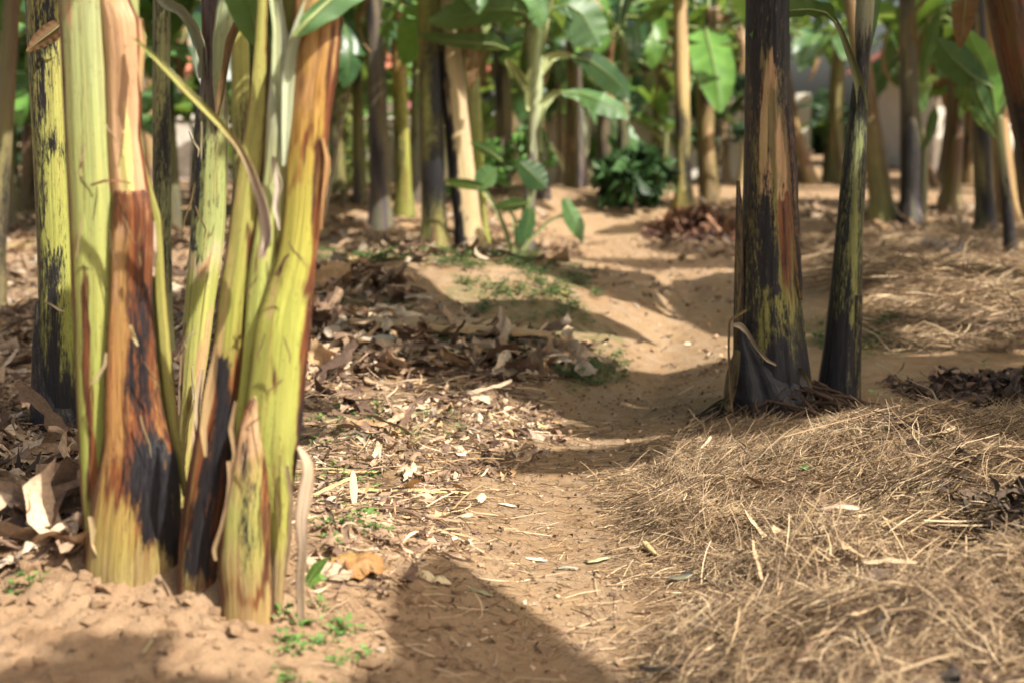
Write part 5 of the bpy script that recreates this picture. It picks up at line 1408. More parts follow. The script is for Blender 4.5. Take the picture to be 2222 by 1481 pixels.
TANS = [(0.335, 0.24, 0.14), (0.25, 0.165, 0.095), (0.46, 0.35, 0.22), (0.18, 0.115, 0.068), (0.115, 0.073, 0.046), (0.30, 0.21, 0.12), (0.25, 0.175, 0.092), (0.075, 0.048, 0.034)]
heap = lambda x, y: (0.008 + 0.075 * np.clip(fbm(x * 4.5, y * 4.5, octv=3, seed=91) * 4 + 0.3, 0, 1)) * (1 - 0.65 * sstep(4.5, 5.3, y))
P = scatter(STRAW, 100000, 1, (0.2, 4.2, 2.3, 6.4), lambda x, y, px, py: np.clip(1.25 - 0.14 * (y - 2.5), 0.3, 1) * np.where(px > 2600, .35, 1) * np.clip(0.58 + 3.0 * fbm(x * 3.2, y * 3.2, octv=3, seed=97), 0.06, 1) * (1 - 0.45 * sstep(4.3, 5.2, y)))
o = strands('dried_grass', P, (0.04, 0.19), (0.0009, 0.0023), heap, TANS, 2, M['straw'], bendk=0.28, swirl=1.7, tilt=0.34)
tag(o, 'heap of cut dried straw covering the ground right of the path', 'dried grass', kind='stuff')
P = scatter(STRAW, 5200, 31, (0.2, 3.2, 2.3, 4.6), lambda x, y, px, py: np.clip(1.6 - 0.5 * (y - 2.4), 0.05, 1))
o = strands('dried_grass', P, (0.05, 0.24), (0.0025, 0.005), lambda x, y: heap(x, y) + 0.006, TANS, 32, M['straw'], bendk=0.15, swirl=1.7, tilt=0.28)
tag(o, 'coarse broken stalks mixed into the straw of the right foreground', 'dried grass', kind='stuff')
P = scatter([[(1260, 1040), (1480, 940), (1640, 900), (1720, 960), (1560, 1120), (1640, 1300), (1560, 1481), (1560, 2000), (1330, 2000), (1380, 1300), (1300, 1150)]], 7000, 45, (0.1, 1.6, 2.3, 6.0))
o = strands('dried_grass', P, (0.04, 0.17), (0.0010, 0.0024), lambda x, y: 0.006 + 0 * x, TANS, 46, M['straw'], bendk=0.25, swirl=1.7, tilt=0.10)
tag(o, 'thin fringe of straw spilling from the heap onto the path', 'dried grass', kind='stuff')
P = scatter(STRAW2, 26000, 3, (1.6, 5.5, 5.5, 15))
o = strands('dried_grass', P, (0.12, 0.4), (0.003, 0.006), lambda x, y: 0.03 + 0.10 * np.clip(fbm(x * 1.8, y * 1.8, octv=3, seed=92) * 3 + 0.4, 0, 1), TANS, 4, M['straw'])
tag(o, 'mound of dry brown straw behind the slim black stem at the right', 'dried grass', kind='stuff')
THIN = [[(640, 960), (1560, 900), (1600, 1000), (1480, 1481), (1500, 2000), (500, 2000), (700, 1481), (640, 1200)]]
P = scatter(THIN, 3600, 5, (-1.2, 1.3, 2.2, 6.0))
o = strands('fallen_stalks', P, (0.03, 0.16), (0.0013, 0.003), lambda x, y: 0.004 + 0 * x, [k for k in TANS if k[0] > 0.15] + [(0.16, 0.10, 0.06)], 6, M['straw'], bendk=0.15, swirl=0.8, tilt=0.05)
tag(o, 'thin scattered dry stalks and rootlets lying on the bare path', 'dry stalks', kind='stuff')
P = scatter(LITTER + LIT_LIGHT, 7000, 7, (-3.5, 1.6, 2.4, 9.4))
o = strands('fallen_stalks', P, (0.06, 0.3), (0.002, 0.006), lambda x, y: 0.02 + 0 * x, [(0.30, 0.20, 0.13), (0.45, 0.33, 0.22), (0.16, 0.10, 0.07), (0.09, 0.06, 0.045), (0.38, 0.26, 0.14)], 8, M['straw'], tilt=0.12)
tag(o, 'dry leaf ribs and stalks strewn through the leaf litter left of the path', 'dry stalks', kind='stuff')


def shreds(P, size, asp, cols_, seed, lift=0.02, curl=1.6, nu=7, nv=5):
    rs = np.random.default_rng(seed); n = len(P)
    L = rs.uniform(size[0], size[1], n) * rs.uniform(0.5, 1, n); W = L * rs.uniform(asp[0], asp[1], n)
    u = np.linspace(-0.5, 0.5, nu); v = np.linspace(-0.5, 0.5, nv)
    U, Vv = np.meshgrid(u, v, indexing='ij')
    c1 = rs.normal(0, curl, n)[:, None, None]; c2 = rs.normal(0, curl * 0.9, n)[:, None, None]; tw = rs.normal(0, 0.9, n)[:, None, None]
    tap = 1 - rs.uniform(0, 0.95, n)[:, None, None] * np.abs(U * 2)[None] ** rs.uniform(0.8, 2.5, n)[:, None, None]
    x = L[:, None, None] * U[None] * (1 - 0.25 * np.abs(c1) * (U[None] ** 2))
    ph = rs.uniform(0, 6, n)[:, None, None]
    y = W[:, None, None] * Vv[None] * tap * (1 + 0.30 * np.sin(U[None] * 13 + ph) + 0.28 * np.sin(U[None] * 29 + 2 * ph + np.sign(Vv[None]))) * np.cos(c2 * Vv[None] * 0.8)
    z = L[:, None, None] * (c1 * 0.45 * (U[None] ** 2)) + W[:, None, None] * (c2 * 0.5 * Vv[None] ** 2 + tw * U[None] * Vv[None] * 1.3) + 0.12 * W[:, None, None] * np.sin(U[None] * 11 + Vv[None] * 7 + ph)
    rx = rs.normal(0, 0.35, n)[:, None, None]; ry = rs.normal(0, 0.28, n)[:, None, None]; az = rs.uniform(0, 6.283, n)[:, None, None]
    y, z = y * np.cos(rx) - z * np.sin(rx), y * np.sin(rx) + z * np.cos(rx)
    x, z = x * np.cos(ry) + z * np.sin(ry), -x * np.sin(ry) + z * np.cos(ry)
    X = P[:, 0][:, None, None] + x * np.cos(az) - y * np.sin(az); Y = P[:, 1][:, None, None] + x * np.sin(az) + y * np.cos(az)
    g0 = height(P[:, 0], P[:, 1])[:, None, None]
    z = z - np.quantile(z.reshape(n, -1), 0.15, axis=1)[:, None, None]
    Z = g0 + z + (lift * rs.uniform(0, 1, n) ** 1.5)[:, None, None] + 0.003
    V = np.stack([X, Y, Z], -1).reshape(-1, 3)
    g = grid_faces(nu, nv)
    Fq = (g[None] + (np.arange(n) * nu * nv)[:, None, None]).reshape(-1, 4)
    ci = rs.integers(0, len(cols_), n)
    cc = np.array(cols_, float)[ci] * rs.uniform(0.8, 1.5, (n, 1))
    mott = 1 + 0.35 * 2 * fbm(X.ravel() * 40, Y.ravel() * 40, Z.ravel() * 40, 3, seed)
    cc = np.repeat(cc, nu * nv, 0) * mott[:, None]
    return V, Fq, np.clip(np.concatenate([cc, np.ones((len(cc), 1))], 1), 0, 1)


DRY = [(0.33, 0.225, 0.14), (0.40, 0.285, 0.19), (0.28, 0.185, 0.115), (0.18, 0.115, 0.075), (0.11, 0.07, 0.05), (0.34, 0.27, 0.20), (0.38, 0.24, 0.125), (0.25, 0.165, 0.105), (0.46, 0.35, 0.24), (0.16, 0.10, 0.068)]
BAND = [[(670, 690), (900, 700), (1250, 735), (1290, 790), (1100, 815), (660, 830)], [(680, 590), (900, 600), (910, 640), (690, 650)], [(-300, 560), (60, 545), (60, 900), (-300, 960)], [(330, 600), (480, 600), (480, 900), (300, 900)]]
dl = lambda x, y, px, py: np.clip(0.32 + 0.68 * zone(BAND, px, py) + 1.2 * fbm(x * 2.6, y * 2.6, octv=3, seed=61), 0.04, 1)
P = scatter(LITTER[:1], 1900, 11, (-3.5, 1.6, 4.6, 9.6), dl)
Va, Fa, ca = shreds(P, (0.05, 0.34), (0.05, 0.26), DRY, 12, 0.02, 0.7, 11, 5)
P = scatter(LITTER[:1], 7500, 51, (-3.5, 1.6, 4.6, 9.6), dl)
Vb, Fb, cb = shreds(P, (0.015, 0.09), (0.12, 0.5), DRY, 52, 0.010, 0.6)
P = scatter(BAND[:2], 330, 53, (-3.5, 1.6, 4.6, 9.6))
Vc, Fc, cc_ = shreds(P, (0.14, 0.42), (0.12, 0.38), DRY, 54, 0.03, 0.6, 13, 7)
c1 = np.concatenate([ca, cb, cc_]); V1 = np.concatenate([Va, Vb, Vc]); F1 = np.concatenate([Fa, Fb + len(Va)]); F1c = Fc + len(Va) + len(Vb); F1 = np.concatenate([F1, F1c])
P = scatter(LITTER[1:2], 700, 13, (-2.2, -0.7, 3.0, 5.2))
V2, F2, c2 = shreds(P, (0.06, 0.30), (0.08, 0.4), [(0.22, 0.145, 0.095), (0.34, 0.24, 0.16), (0.10, 0.065, 0.045), (0.14, 0.09, 0.06), (0.42, 0.30, 0.20)], 14, 0.07)
P = scatter(LITTER[2:] + LIT_LIGHT, 1100, 15, (-0.7, 0.4, 2.8, 6.0))
V3, F3, c3 = shreds(P, (0.02, 0.11), (0.08, 0.4), DRY, 16, 0.02)
FAR = [[(690, 405), (1100, 405), (1180, 480), (1290, 540), (1240, 575), (690, 575)], [(-300, 470), (600, 470), (600, 640), (-300, 640)], [(1400, 440), (2700, 440), (2700, 560), (1700, 560), (1400, 540)]]
P = scatter(FAR, 5600, 17, (-6, 8, 8, 22))
V4, F4, c4 = shreds(P, (0.06, 0.34), (0.06, 0.3), [tuple(0.75 * q for q in k) for k in DRY], 18, 0.03, 0.9)
P = scatter(STRAW, 420, 33, (0.2, 3.2, 2.3, 4.7))
V5, F5, c5 = shreds(P, (0.05, 0.24), (0.04, 0.16), TANS + [(0.08, 0.055, 0.04), (0.05, 0.04, 0.033)], 34, 0.02, 0.5)
V5[:, 2] += np.repeat(heap(P[:, 0], P[:, 1]) * 0.5, 35)
for nm_, V_, F_, c_, lb in (('dry_strips', V5, F5, c5, 'flat dry leaf strips mixed into the straw right of the path'),('leaf_litter', V1, F1, c1, 'dry crumpled banana leaf litter covering the slope left of the path'), ('leaf_litter', V2, F2, c2, 'dark curled leaf litter heaped left of the foreground stems'),
                            ('leaf_litter', V3, F3, c3, 'small dry leaf scraps scattered along the left edge of the path'), ('leaf_litter', V4, F4, c4, 'dry leaf litter beneath the distant banana rows')):
    tag(mesh_np(nm_, V_, F_, M['litter'], None, True, {'col': c_}), lb, 'leaf litter', kind='stuff')

# crumbly clods round the foreground stems
rs = np.random.default_rng(19)
n = 1500
cxy = np.stack([rs.normal(-0.88, 0.45, n), rs.normal(3.05, 0.30, n)], 1)
V = []; FA = []; b = 0
cxy = np.concatenate([cxy, np.stack([rs.uniform(-1.15, -0.5, 70), rs.normal(3.08, 0.12, 70)], 1), np.stack([rs.uniform(-0.4, 0.6, 500), rs.uniform(2.3, 5.5, 500)], 1)]); n = len(cxy)
for i in range(n):
    s = 0.004 + 0.024 * rs.random() ** 4 if i < 1500 else (0.008 + 0.020 * rs.random() ** 3 if i < 1570 else 0.002 + 0.009 * rs.random() ** 4)
    bm = bmesh.new()
    for q in rs.normal(0, 1, (17, 3)):
        q = q / np.linalg.norm(q) * rs.uniform(0.6, 1.15)
        bm.verts.new(q * s * np.array([1.2, 1.0, 0.75]))
    bmesh.ops.convex_hull(bm, input=bm.verts[:])
    bmesh.ops.delete(bm, geom=[v for v in bm.verts if not v.link_faces], context='VERTS')
    bmesh.ops.triangulate(bm, faces=bm.faces[:])
    bm.verts.index_update()
    v = np.array([q.co[:] for q in bm.verts]); f = np.array([[q.index for q in k.verts] for k in bm.faces]); bm.free()
    V.append(v + np.array([cxy[i, 0], cxy[i, 1], height(cxy[i, 0], cxy[i, 1]) + s * 0.02])); FA.append(f + b); b += len(v)
o = mesh_np('soil_clods', np.concatenate(V), np.concatenate(FA), M['soil'], None, False, {'mask': np.tile([0.0, 0.0, 1.0, 1.0], (b, 1))})
tag(o, 'crumbly reddish soil clods heaped at the foot of the foreground stems', 'soil', kind='stuff')

TH2 = [[(640, 900), (1250, 760), (1560, 800), (1600, 1000), (1480, 1481), (1500, 2000), (500, 2000), (700, 1481), (640, 1200)]]
P = scatter(TH2, 5200, 35, (-1.3, 1.4, 2.2, 7.0))
V6, F6, c6 = shreds(P, (0.004, 0.026), (0.25, 0.8), [k for k in DRY if k[0] < 0.36] + [(0.10, 0.065, 0.045), (0.14, 0.09, 0.06), (0.09, 0.06, 0.04)], 36, 0.002, 0.8, 4, 3)
P = scatter([[(1180, 480), (1600, 480), (1620, 640), (1600, 820), (1250, 820), (1330, 700), (1180, 580)]], 1500, 37, (-0.6, 2.6, 6.0, 15))
V7, F7, c7 = shreds(P, (0.012, 0.085), (0.12, 0.5), DRY + [(0.10, 0.065, 0.045), (0.14, 0.09, 0.06)], 38, 0.004, 0.7, 4, 3)
V6, F6, c6 = np.concatenate([V6, V7]), np.concatenate([F6, F7 + len(V6)]), np.concatenate([c6, c7])
tag(mesh_np('path_debris', V6, F6, M['litter'], None, True, {'col': c6}), 'tiny leaf crumbs and chips strewn over the bare path', 'debris', kind='stuff')
# small weeds
def weeds(P, size, seed, c0, c1, k=(4, 9)):
    rs = np.random.default_rng(seed); V = []; cc = []
    for p in P:
        m = rs.integers(*k); hgt = size * rs.uniform(0.4, 1.2)
        for j in range(m):
            a = rs.uniform(0, 6.28); r = size * rs.uniform(0.2, 1.0); L = size * rs.uniform(0.5, 1.1); w = L * rs.uniform(0.18, 0.35)
            base = p + np.array([0.4 * r * math.cos(a), 0.4 * r * math.sin(a), hgt * rs.uniform(0.2, 1.0)])
            dr = np.array([math.cos(a), math.sin(a), rs.uniform(-0.2, 0.7)]); dr /= np.linalg.norm(dr)
            sd = np.array([-math.sin(a), math.cos(a), rs.normal(0, 0.3)])
            V += [base, base + dr * L * .5 + sd * w, base + dr * L - np.array([0, 0, L * .15]), base + dr * L * .5 - sd * w]
            t = rs.random(); c = np.array(c0) * (1 - t) + np.array(c1) * t
            cc += [(*c, 1)] * 4
            # stalk
        V += [p - (0, 0, .01), p + (0.0015, 0, hgt * .5), p + (0, 0, hgt), p + (-0.0015, 0, hgt * .5)]; cc += [(*c0, 1)] * 4
    V = np.array(V); Fq = np.arange(len(V)).reshape(-1, 4)
    return V, Fq, np.array(cc)


WEED = [[(900, 560), (1080, 550), (1250, 590), (1330, 650), (1240, 690), (1050, 650), (930, 610)], [(1010, 600), (1230, 660), (1400, 810), (1260, 850), (1050, 720)], [(690, 640), (880, 660), (870, 710), (690, 710)], [(880, 540), (1150, 545), (1300, 600), (1280, 640), (1100, 590), (900, 575)], [(690, 555), (900, 555), (900, 575), (690, 580)],
        [(760, 690), (1250, 760), (1000, 800), (900, 790), (760, 760)], [(1750, 690), (1900, 700), (1950, 745), (1940, 770), (1750, 770)]]
P = scatter(WEED, 3400, 23, (-2.5, 2.6, 5.2, 13.5), lambda x, y, px, py: np.clip(0.40 + 3.2 * fbm(x * 5, y * 5, octv=3, seed=66), 0.03, 1)); P[:, 2] += 0.012
V, Fq, cc = weeds(P, 0.034, 24, (0.055, 0.10, 0.03), (0.15, 0.20, 0.065))
tag(mesh_np('low_weeds', V, Fq, M['weed'], None, False, {'col': cc}), 'low green weeds creeping over the mound left of the path', 'weeds', kind='stuff')
WEED2 = [[(560, 1330), (660, 1300), (800, 1400), (760, 1600), (560, 1500)], [(-100, 1240), (130, 1260), (60, 1310), (-100, 1320)], [(690, 900), (1000, 890), (1000, 950), (660, 955)], [(680, 1080), (830, 1080), (830, 1180), (690, 1180)], [(640, 1000), (840, 1020), (840, 1060), (640, 1040)], [(0, 1000), (160, 1030), (100, 1080), (0, 1060)]]
P = scatter(WEED2, 230, 25, (-1.6, 0.3, 2.3, 6.0))
V, Fq, cc = weeds(P, 0.026, 26, (0.08, 0.20, 0.04), (0.20, 0.32, 0.09))
tag(mesh_np('low_weeds', V, Fq, M['weed'], None, False, {'col': cc}), 'small bright green seedlings along the left foreground edge of the path', 'weeds', kind='stuff')
P = np.array([hit(*q) for q in ((2050, 970), (1990, 920), (1730, 1010), (1905, 860), (1735, 880), (1985, 430), (2135, 800), (2170, 1120))])
V, Fq, cc = weeds(P, 0.05, 27, (0.10, 0.26, 0.06), (0.22, 0.38, 0.12), (2, 4))
P2 = scatter([[(1500, 900), (2200, 880), (2200, 1050), (1500, 1000)]], 40, 28, (0.6, 2.2, 3.5, 6.2))
V2, F2, cc2 = weeds(P2, 0.022, 29, (0.08, 0.20, 0.05), (0.16, 0.30, 0.09), (2, 5))
tag(mesh_np('low_weeds', np.concatenate([V, V2]), np.concatenate([Fq, F2 + len(V)]), M['weed'], None, False, {'col': np.concatenate([cc, cc2])}), 'scattered seedlings poking through the straw right of the path', 'weeds', kind='stuff')

#@@ITEMS
# ------------------------------------------------------------------ single pieces lying about
def piece(name, label, cat, px, py, L, W, az, col, seed, curl=0.6, arch=0.25, lift=0.006, tilt=0.0, mask=(0, 0, 0), tip=0.6, roll=0.0, thick=0.002):
    """one dry leaf, sheath or chip lying on the ground at a photograph position; sizes in metres, az 0 = along +X"""
    g = hit(px, py); rs = np.random.default_rng(seed)
    nu, nv = 36, 13
    u = np.linspace(-0.5, 0.5, nu); v = np.linspace(-1, 1, nv); U, Vv = np.meshgrid(u, v, indexing='ij')
    w = W / 2 * np.clip(1 - np.abs(2 * U) ** 3, 0, 1) ** tip * (1 + 0.35 * fbm(U * 7 + seed, Vv * 0 + np.sign(Vv), octv=3, seed=seed))
    ang = Vv * curl
    y = w * np.sin(ang) / max(curl, 1e-3); z = -w * (1 - np.cos(ang)) / max(curl, 1e-3) + L * arch * (0.25 - U ** 2) + 0.10 * W * 2 * fbm(U * 5 + seed, Vv * 1.5, octv=3, seed=seed + 1)
    x = L * U
    y, z = y * math.cos(roll) - z * math.sin(roll), y * math.sin(roll) + z * math.cos(roll)
    z = z + x * math.tan(tilt)
    X = x * math.cos(az) - y * math.sin(az); Y = x * math.sin(az) + y * math.cos(az)
    gz = height(g[0] + X, g[1] + Y) - g[2]
    Z = z - np.quantile(z, 0.05) + lift + gz * 0.7
    A = np.stack([X, Y, Z], -1).reshape(-1, 3); n = nu * nv
    B = A - np.array([0, 0, thick])
    gr = grid_faces(nu, nv); i = np.arange(nu - 1); j = np.arange(nv - 1)
    e1 = np.stack([i * nv, (i + 1) * nv, (i + 1) * nv + n, i * nv + n], 1); a = i * nv + nv - 1
    e2 = np.stack([a + n, a + nv + n, a + nv, a], 1)
    e3 = np.stack([j, j + n, j + 1 + n, j + 1], 1); bb = (nu - 1) * nv + j
    e4 = np.stack([bb, bb + 1, bb + 1 + n, bb + n], 1)
    st = np.stack([Vv * W / 2 + seed, 0 * U, U * L], -1).reshape(-1, 3)
    c, m = colmask(col, mask, U.ravel(), Vv.ravel(), Vv.ravel(), U.ravel() + .5, st, n)
    o = mesh_np(name, np.concatenate([A, B]), np.concatenate([gr, gr[:, ::-1] + n, e1, e2, e3, e4]), M['stem'], None, True, {'st': np.concatenate([st, st]), 'col': np.concatenate([c, c]), 'mask': np.concatenate([m, m])})
    o.location = tuple(g)
    return tag(o, label, cat)


def twig(label, pts, r, col, seed=0, name='twig', cat='twig', lift=0.012, up=None):
    P = np.array([hit(*p) for p in pts]); P[:, 2] += lift
    if up is not None: P[:, 2] += np.array(up)
    o = tube(name, [(*p, r * (1 - 0.5 * k / len(P))) for k, p in enumerate(P)], col, (0.15, 0.2, 0.2), None, nt=9, nh=50, lobes=0, seed=seed, wob=0.12)
    return tag(o, label, cat)


piece('dead_leaf', 'orange brown curled dead leaf lying right of the foreground stems', 'dead leaf', 775, 1268, 0.13, 0.10, 0.5, (0.28, 0.13, 0.045), 1, 1.1, 0.35, 0.02, 0.2, (0.15, .45, .1))
piece('dead_leaf', 'greyish folded dead leaf beside the orange brown one', 'dead leaf', 708, 1272, 0.12, 0.07, 0.2, (0.36, 0.26, 0.19), 2, 1.2, 0.3, 0.015, 0, (0.15, .1, .3))
piece('dead_leaf', 'cream rolled dry leaf lying on the sunlit path edge', 'dead leaf', 938, 1272, 0.095, 0.045, -0.15, (0.58, 0.46, 0.28), 3, 1.3, 0.15, 0.008, 0, (0, 0, .2))
piece('dead_leaf', 'grey green narrow leaf tapering right of the cream rolled one', 'dead leaf', 1040, 1296, 0.075, 0.022, -0.35, (0.24, 0.25, 0.15), 4, 0.5, 0.2, 0.006)
piece('dead_leaf', 'pale green willow shaped leaf on the sunny path', 'dead leaf', 1300, 1222, 0.075, 0.018, 0.45, (0.36, 0.38, 0.22), 5, 0.4, 0.3, 0.008)
piece('dead_leaf', 'small grey twisted leaf left of the pale green willow shaped one', 'dead leaf', 1232, 1242, 0.06, 0.016, 0.2, (0.30, 0.30, 0.25), 6, 0.6, 0.4, 0.008, 0, (0.2, 0, 0))
piece('dead_leaf', 'white dry leaf lying flat on the path centre', 'dead leaf', 1164, 1219, 0.06, 0.022, 0.05, (0.66, 0.56, 0.44), 7, 0.3, 0.1, 0.006)
piece('dead_leaf', 'white split leaf scrap at the shadow edge of the path', 'dead leaf', 1100, 1099, 0.06, 0.02, -0.1, (0.66, 0.56, 0.44), 8, 0.5, 0.2, 0.006)
piece('wood_chip', 'squarish tan wood chip standing at the left straw edge', 'wood chip', 1412, 1202, 0.062, 0.026, 2.0, (0.38, 0.27, 0.15), 9, 0.3, 0.0, 0.01, 0.25, (0, .1, .4), 0.12, 0.5, 0.012)
piece('bark_piece', 'charred blue grey strip of sheath lying at the edge of the straw', 'bark', 1510, 1254, 0.16, 0.045, 0.25, lambda U, V, s, h, st: np.where((h < 0.45)[:, None], np.array([[0.05, 0.05, 0.07]]), np.array([[0.38, 0.28, 0.17]])), 10, 0.8, 0.1, 0.012, 0.0, (0.2, .1, .2))
piece('dry_strip', 'long straw yellow leaf strip lying across the sunny left path edge', 'leaf strip', 900, 1076, 0.36, 0.026, 0.13, (0.60, 0.42, 0.15), 11, 0.6, 0.02, 0.014, 0, (0, .05, .2), 0.3)
piece('dry_strip', 'orange tan flat strip just right of the hanging dry leaf', 'leaf strip', 765, 1030, 0.17, 0.025, -0.05, (0.58, 0.36, 0.17), 12, 0.5, 0.02, 0.012, 0, (0, .05, .4), 0.3)
piece('dry_strip', 'olive tan folded strip lying against the foreground stem base', 'leaf strip', 715, 1098, 0.15, 0.03, 0.55, (0.45, 0.34, 0.17), 13, 0.9, 0.1, 0.03, 0.3, (0.05, .1, .4), 0.3)
piece('dead_leaf', 'pointed cream leaf scrap standing up in the litter beside the path', 'dead leaf', 768, 1115, 0.09, 0.022, 1.7, (0.58, 0.44, 0.28), 14, 0.5, 0.2, 0.03, 0.8)
piece('stone', 'cream white broken stone lying in the litter left of the path', 'stone', 838, 1152, 0.05, 0.04, 0.3, (0.62, 0.50, 0.34), 15, 1.3, 0.5, 0.012, 0.2, (0, 0, .3), 0.4, 0.2, 0.02)
piece('stone', 'small cream square chip right of the straw yellow strip', 'stone', 1044, 1090, 0.032, 0.026, 0.9, (0.62, 0.50, 0.34), 16, 0.6, 0.2, 0.01, 0.4, (0, 0, .2), 0.2, 0.3, 0.012)
piece('dead_leaf', 'small dark curled leaf on the shaded middle of the path', 'dead leaf', 1100, 944, 0.08, 0.05, 0.2, (0.16, 0.09, 0.06), 17, 1.2, 0.4, 0.012, 0, (0.3, .3, 0))
piece('dead_leaf', 'large pale grey dead leaf with upturned tips in the litter heap', 'dead leaf', 800, 765, 0.28, 0.13, 0.35, (0.33, 0.28, 0.23), 18, 1.1, 0.25, 0.03, 0.12, (0.1, .05, .3), 0.5)
piece('dead_leaf', 'pale curled leaf pair at the left of the litter heap', 'dead leaf', 735, 735, 0.17, 0.08, 1.3, (0.42, 0.34, 0.26), 19, 1.3, 0.3, 0.05, 0.3, (0.05, .05, .3))
piece('dead_sheath', 'long tan brown stem sheath lying across the litter heap', 'stem sheath', 1040, 742, 0.75, 0.12, 0.0, (0.38, 0.24, 0.13), 20, 1.2, 0.04, 0.05, 0.0, (0.15, .4, .4), 0.3)
piece('dead_sheath', 'grey brown stem sheath lying behind the long tan one', 'stem sheath', 900, 722, 0.70, 0.13, 0.1, (0.30, 0.20, 0.13), 21, 1.2, 0.05, 0.05, 0.0, (0.2, .35, .3), 0.3)
piece('dead_sheath', 'dark brown rolled sheath in front of the long tan one', 'stem sheath', 985, 772, 0.55, 0.09, 0.12, (0.15, 0.09, 0.07), 22, 1.4, 0.05, 0.04, 0.0, (0.4, .4, .1), 0.3)
piece('dead_leaf', 'crumpled grey brown dead leaf below the litter heap', 'dead leaf', 1120, 820, 0.22, 0.10, 0.4, (0.30, 0.22, 0.17), 23, 1.4, 0.4, 0.02, 0, (0.2, .1, .3))
piece('dead_leaf', 'broad grey dead leaf lying at the lower left edge', 'dead leaf', 60, 1150, 0.26, 0.11, 0.15, (0.34, 0.27, 0.21), 24, 0.9, 0.2, 0.03, 0.15, (0.15, .05, .3))
piece('dead_leaf', 'pale folded dead leaf at the left edge below the dark litter', 'dead leaf', 20, 1250, 0.14, 0.06, 0.1, (0.55, 0.42, 0.33), 25, 0.9, 0.2, 0.015, 0.1, (0, .05, .2))
piece('dead_leaf', 'brown curved dead stalk piece left of the flecked yellow stem', 'dead leaf', 30, 965, 0.22, 0.05, -0.6, (0.42, 0.30, 0.19), 26, 1.2, 0.3, 0.03, 0.0, (0.15, .2, .3), 0.3)
piece('dead_leaf', 'cream strip of dead leaf lying in the straw at the right', 'dead leaf', 1930, 1255, 0.13, 0.025, -0.25, (0.44, 0.32, 0.21), 27, 0.7, 0.1, 0.035, 0.1, (0, .1, .3), 0.3)
piece('dead_leaf', 'long cream blade slanting across the straw in the foreground', 'dead leaf', 1840, 1330, 0.19, 0.016, 0.6, (0.50, 0.38, 0.24), 28, 0.6, 0.12, 0.05, 0.1, (0, 0, .2), 0.4)
piece('dead_leaf', 'pale leaf scrap on the straw crest behind the shaded hollow', 'dead leaf', 1820, 1160, 0.10, 0.035, -0.3, (0.50, 0.37, 0.27), 29, 0.6, 0.1, 0.07, 0.1, (0, .1, .3))
piece('dead_leaf', 'yellow fallen leaf on the sunlit flank of the mound', 'dead leaf', 1210, 636, 0.16, 0.035, -0.7, (0.36, 0.29, 0.08), 30, 0.4, 0.1, 0.012)
twig('long thin dry stick lying across the sunlit straw crest', [(1700, 1012), (1780, 985), (1860, 965), (1950, 938)], 0.006, (0.34, 0.22, 0.13), 1, lift=0.09, name='stick', cat='stick')
twig('grey stick lying in the straw right of the slim black stem', [(1900, 820), (1960, 855), (2020, 885), (2040, 930)], 0.006, (0.24, 0.16, 0.12), 2, lift=0.07, name='stick', cat='stick')
twig('curved pale stick lying on the foreground soil heap', [(312, 1440), (345, 1390), (385, 1352), (435, 1332)], 0.0045, (0.48, 0.36, 0.20), 3, lift=0.02, name='stick', cat='stick')
twig('thin dark twig curving over the shaded path', [(1270, 945), (1330, 935), (1400, 905), (1440, 872)], 0.0035, (0.12, 0.07, 0.05), 4)
twig('thin curved root arching along the left of the shaded path', [(1170, 1050), (1260, 1058), (1350, 1050), (1420, 1015)], 0.004, (0.11, 0.07, 0.05), 5)
twig('pale forked twig in the sun fleck on the path', [(1355, 868), (1410, 868), (1470, 862), (1505, 842)], 0.005, (0.48, 0.34, 0.20), 6)
twig('dark bent twig on the sunlit path left of the pale green leaf', [(1115, 1225), (1145, 1240), (1158, 1268)], 0.003, (0.12, 0.08, 0.05), 7)
twig('long dark stick running across the right foreground straw', [(1780, 1060), (1900, 1090), (2020, 1110), (2130, 1125)], 0.005, (0.17, 0.11, 0.08), 8, lift=0.09, name='stick', cat='stick')
twig('brown stick leaning over the straw mound at the far right', [(2040, 498), (2100, 508), (2160, 516), (2230, 520)], 0.014, (0.32, 0.19, 0.12), 9, lift=0.10, name='stick', cat='stick')
twig('pale thin stick standing beside the small sucker at the right', [(2008, 486), (2008, 486.5), (2009, 487)], 0.012, (0.42, 0.30, 0.18), 10, lift=0.0, name='stick', cat='stick', up=[0, 0.25, 0.55])
# felled stem on the left
g = hit(20, 545)
o = tube('fallen_stem', [(*(np.array(at(x, 530, g[1])) * np.array([1, 1, 0]) + np.array([0, 0, height(at(x, 530, g[1])[0], g[1]) + 0.06])), 0.07) for x in (-260, -100, 20, 82)], (0.34, 0.33, 0.13), patchy(.2, .2, .3, 5), None, nt=24, nh=60, seed=88)
tag(o, 'felled pale green banana stem lying on the ground at the left edge', 'fallen stem')
g = hit(800, 566)
o = tube('fallen_stem', [(*hit(x, y)[:2], hit(x, y)[2] + 0.02, 0.025) for x, y in ((716, 574), (780, 570), (850, 566), (895, 562))], (0.46, 0.44, 0.10), (0, .1, .1), None, nt=16, nh=40, seed=89)
tag(o, 'thin yellow green leaf stalk lying along the back of the mound', 'fallen stem')
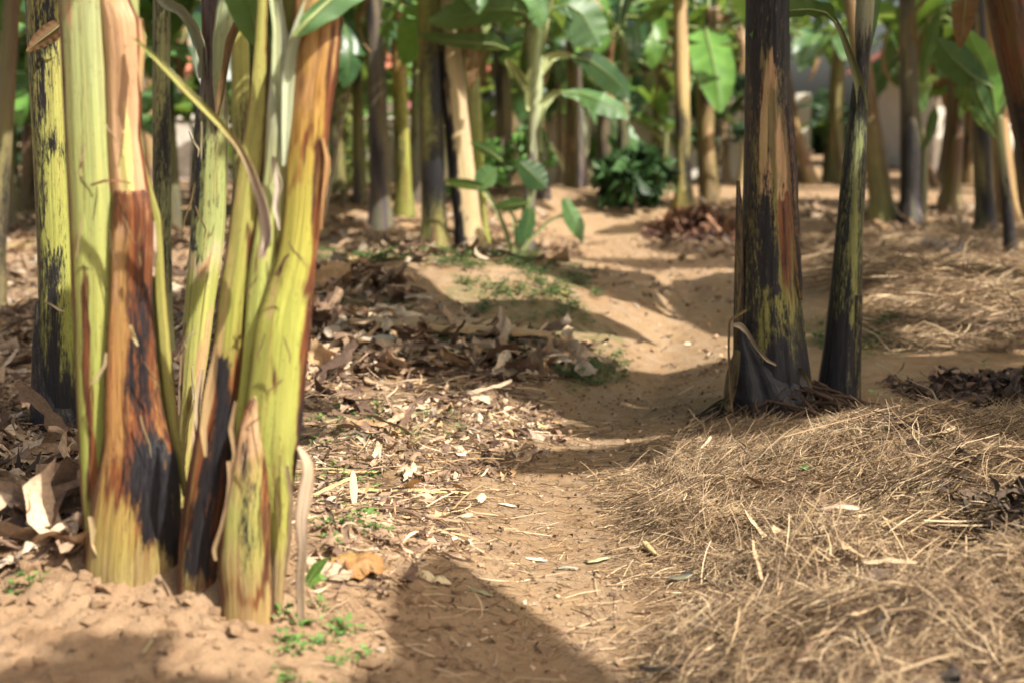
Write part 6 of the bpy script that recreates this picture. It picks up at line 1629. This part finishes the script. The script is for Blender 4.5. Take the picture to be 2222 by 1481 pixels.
# heap of brown dead leaves beside the path
def leaf_heap(name, label, px0, px1, py, n, hgt, cols_, seed, size=(0.15, 0.5)):
    a, b = hit(px0, py), hit(px1, py); rs = np.random.default_rng(seed)
    f = rs.uniform(0, 1, n)
    P = a[None] * (1 - f[:, None]) + b[None] * f[:, None] + np.stack([0 * f, rs.normal(0, 0.22, n), 0 * f], 1)
    V, Fq, c = shreds(P, size, (0.12, 0.4), cols_, seed, 0.0)
    lift = rs.uniform(0, 1, n) * hgt * np.sin(np.pi * np.clip(f, 0.04, 0.96)) * np.exp(-((P[:, 1] - a[1]) / 0.3) ** 2)
    V[:, 2] += np.repeat(lift, 35)
    return tag(mesh_np(name, V, Fq, M['litter'], None, True, {'col': c}), label, 'leaf heap', kind='stuff')


leaf_heap('dead_leaf_heap', 'dark brown heap of dead leaves right of the far path bend', 1400, 1610, 515, 420, 0.26, [(0.09, 0.045, 0.03), (0.14, 0.07, 0.045), (0.05, 0.03, 0.025), (0.22, 0.12, 0.07)], 41)
leaf_heap('dead_leaf_heap', 'black ridge of rotting leaves across the ground at the right, before the straw', 1940, 2330, 856, 300, 0.05, [(0.05, 0.035, 0.03), (0.09, 0.06, 0.045), (0.03, 0.024, 0.02), (0.16, 0.10, 0.07)], 42, (0.06, 0.24))
leaf_heap('dead_leaf_heap', 'grey crumpled leaves on the straw mound at the right', 1980, 2080, 556, 60, 0.12, [(0.34, 0.30, 0.27), (0.22, 0.18, 0.16)], 43, (0.10, 0.3))
leaf_heap('dead_leaf_heap', 'dark rotting leaves spilling in at the right foreground edge', 2120, 2420, 1215, 220, 0.10, [(0.03, 0.026, 0.024), (0.06, 0.045, 0.035), (0.10, 0.07, 0.05)], 44, (0.06, 0.22))
# small bright leaf at the foot of the clump
g = hit(672, 1290)
sp = thing('seedling', 'bright green pointed shoot beside the hanging dry leaf', 'seedling', g)
leaf_px('leaf', [(664, 1295), (668, 1262), (686, 1232), (714, 1208)], [2, 12, 13, 1], g[1] - 0.01, M['leaf_bright'], sp, 0.2, seed=171, petr=0.003)
leaf_px('leaf', [(664, 1295), (676, 1262), (694, 1250), (710, 1254)], [2, 8, 8, 1], g[1] - 0.015, M['leaf_bright'], sp, 0.6, seed=172, petr=0.003)

#@@CAM
cam = bpy.data.cameras.new('camera'); co = bpy.data.objects.new('camera', cam); C.objects.link(co)
co.location = (0, 0, CAMZ); co.rotation_euler = (math.pi / 2 - PITCH, 0, 0)
cam.lens = 50; cam.sensor_width = 36; cam.clip_end = 500; cam.clip_start = 0.05
cam.dof.use_dof = True; cam.dof.focus_distance = 4.4; cam.dof.aperture_fstop = 2.1; cam.dof.aperture_blades = 9
SC.camera = co
SC.view_settings.view_transform = 'Standard'; SC.view_settings.look = 'None'
SC.view_settings.exposure = 1.05; SC.view_settings.gamma = 1.0
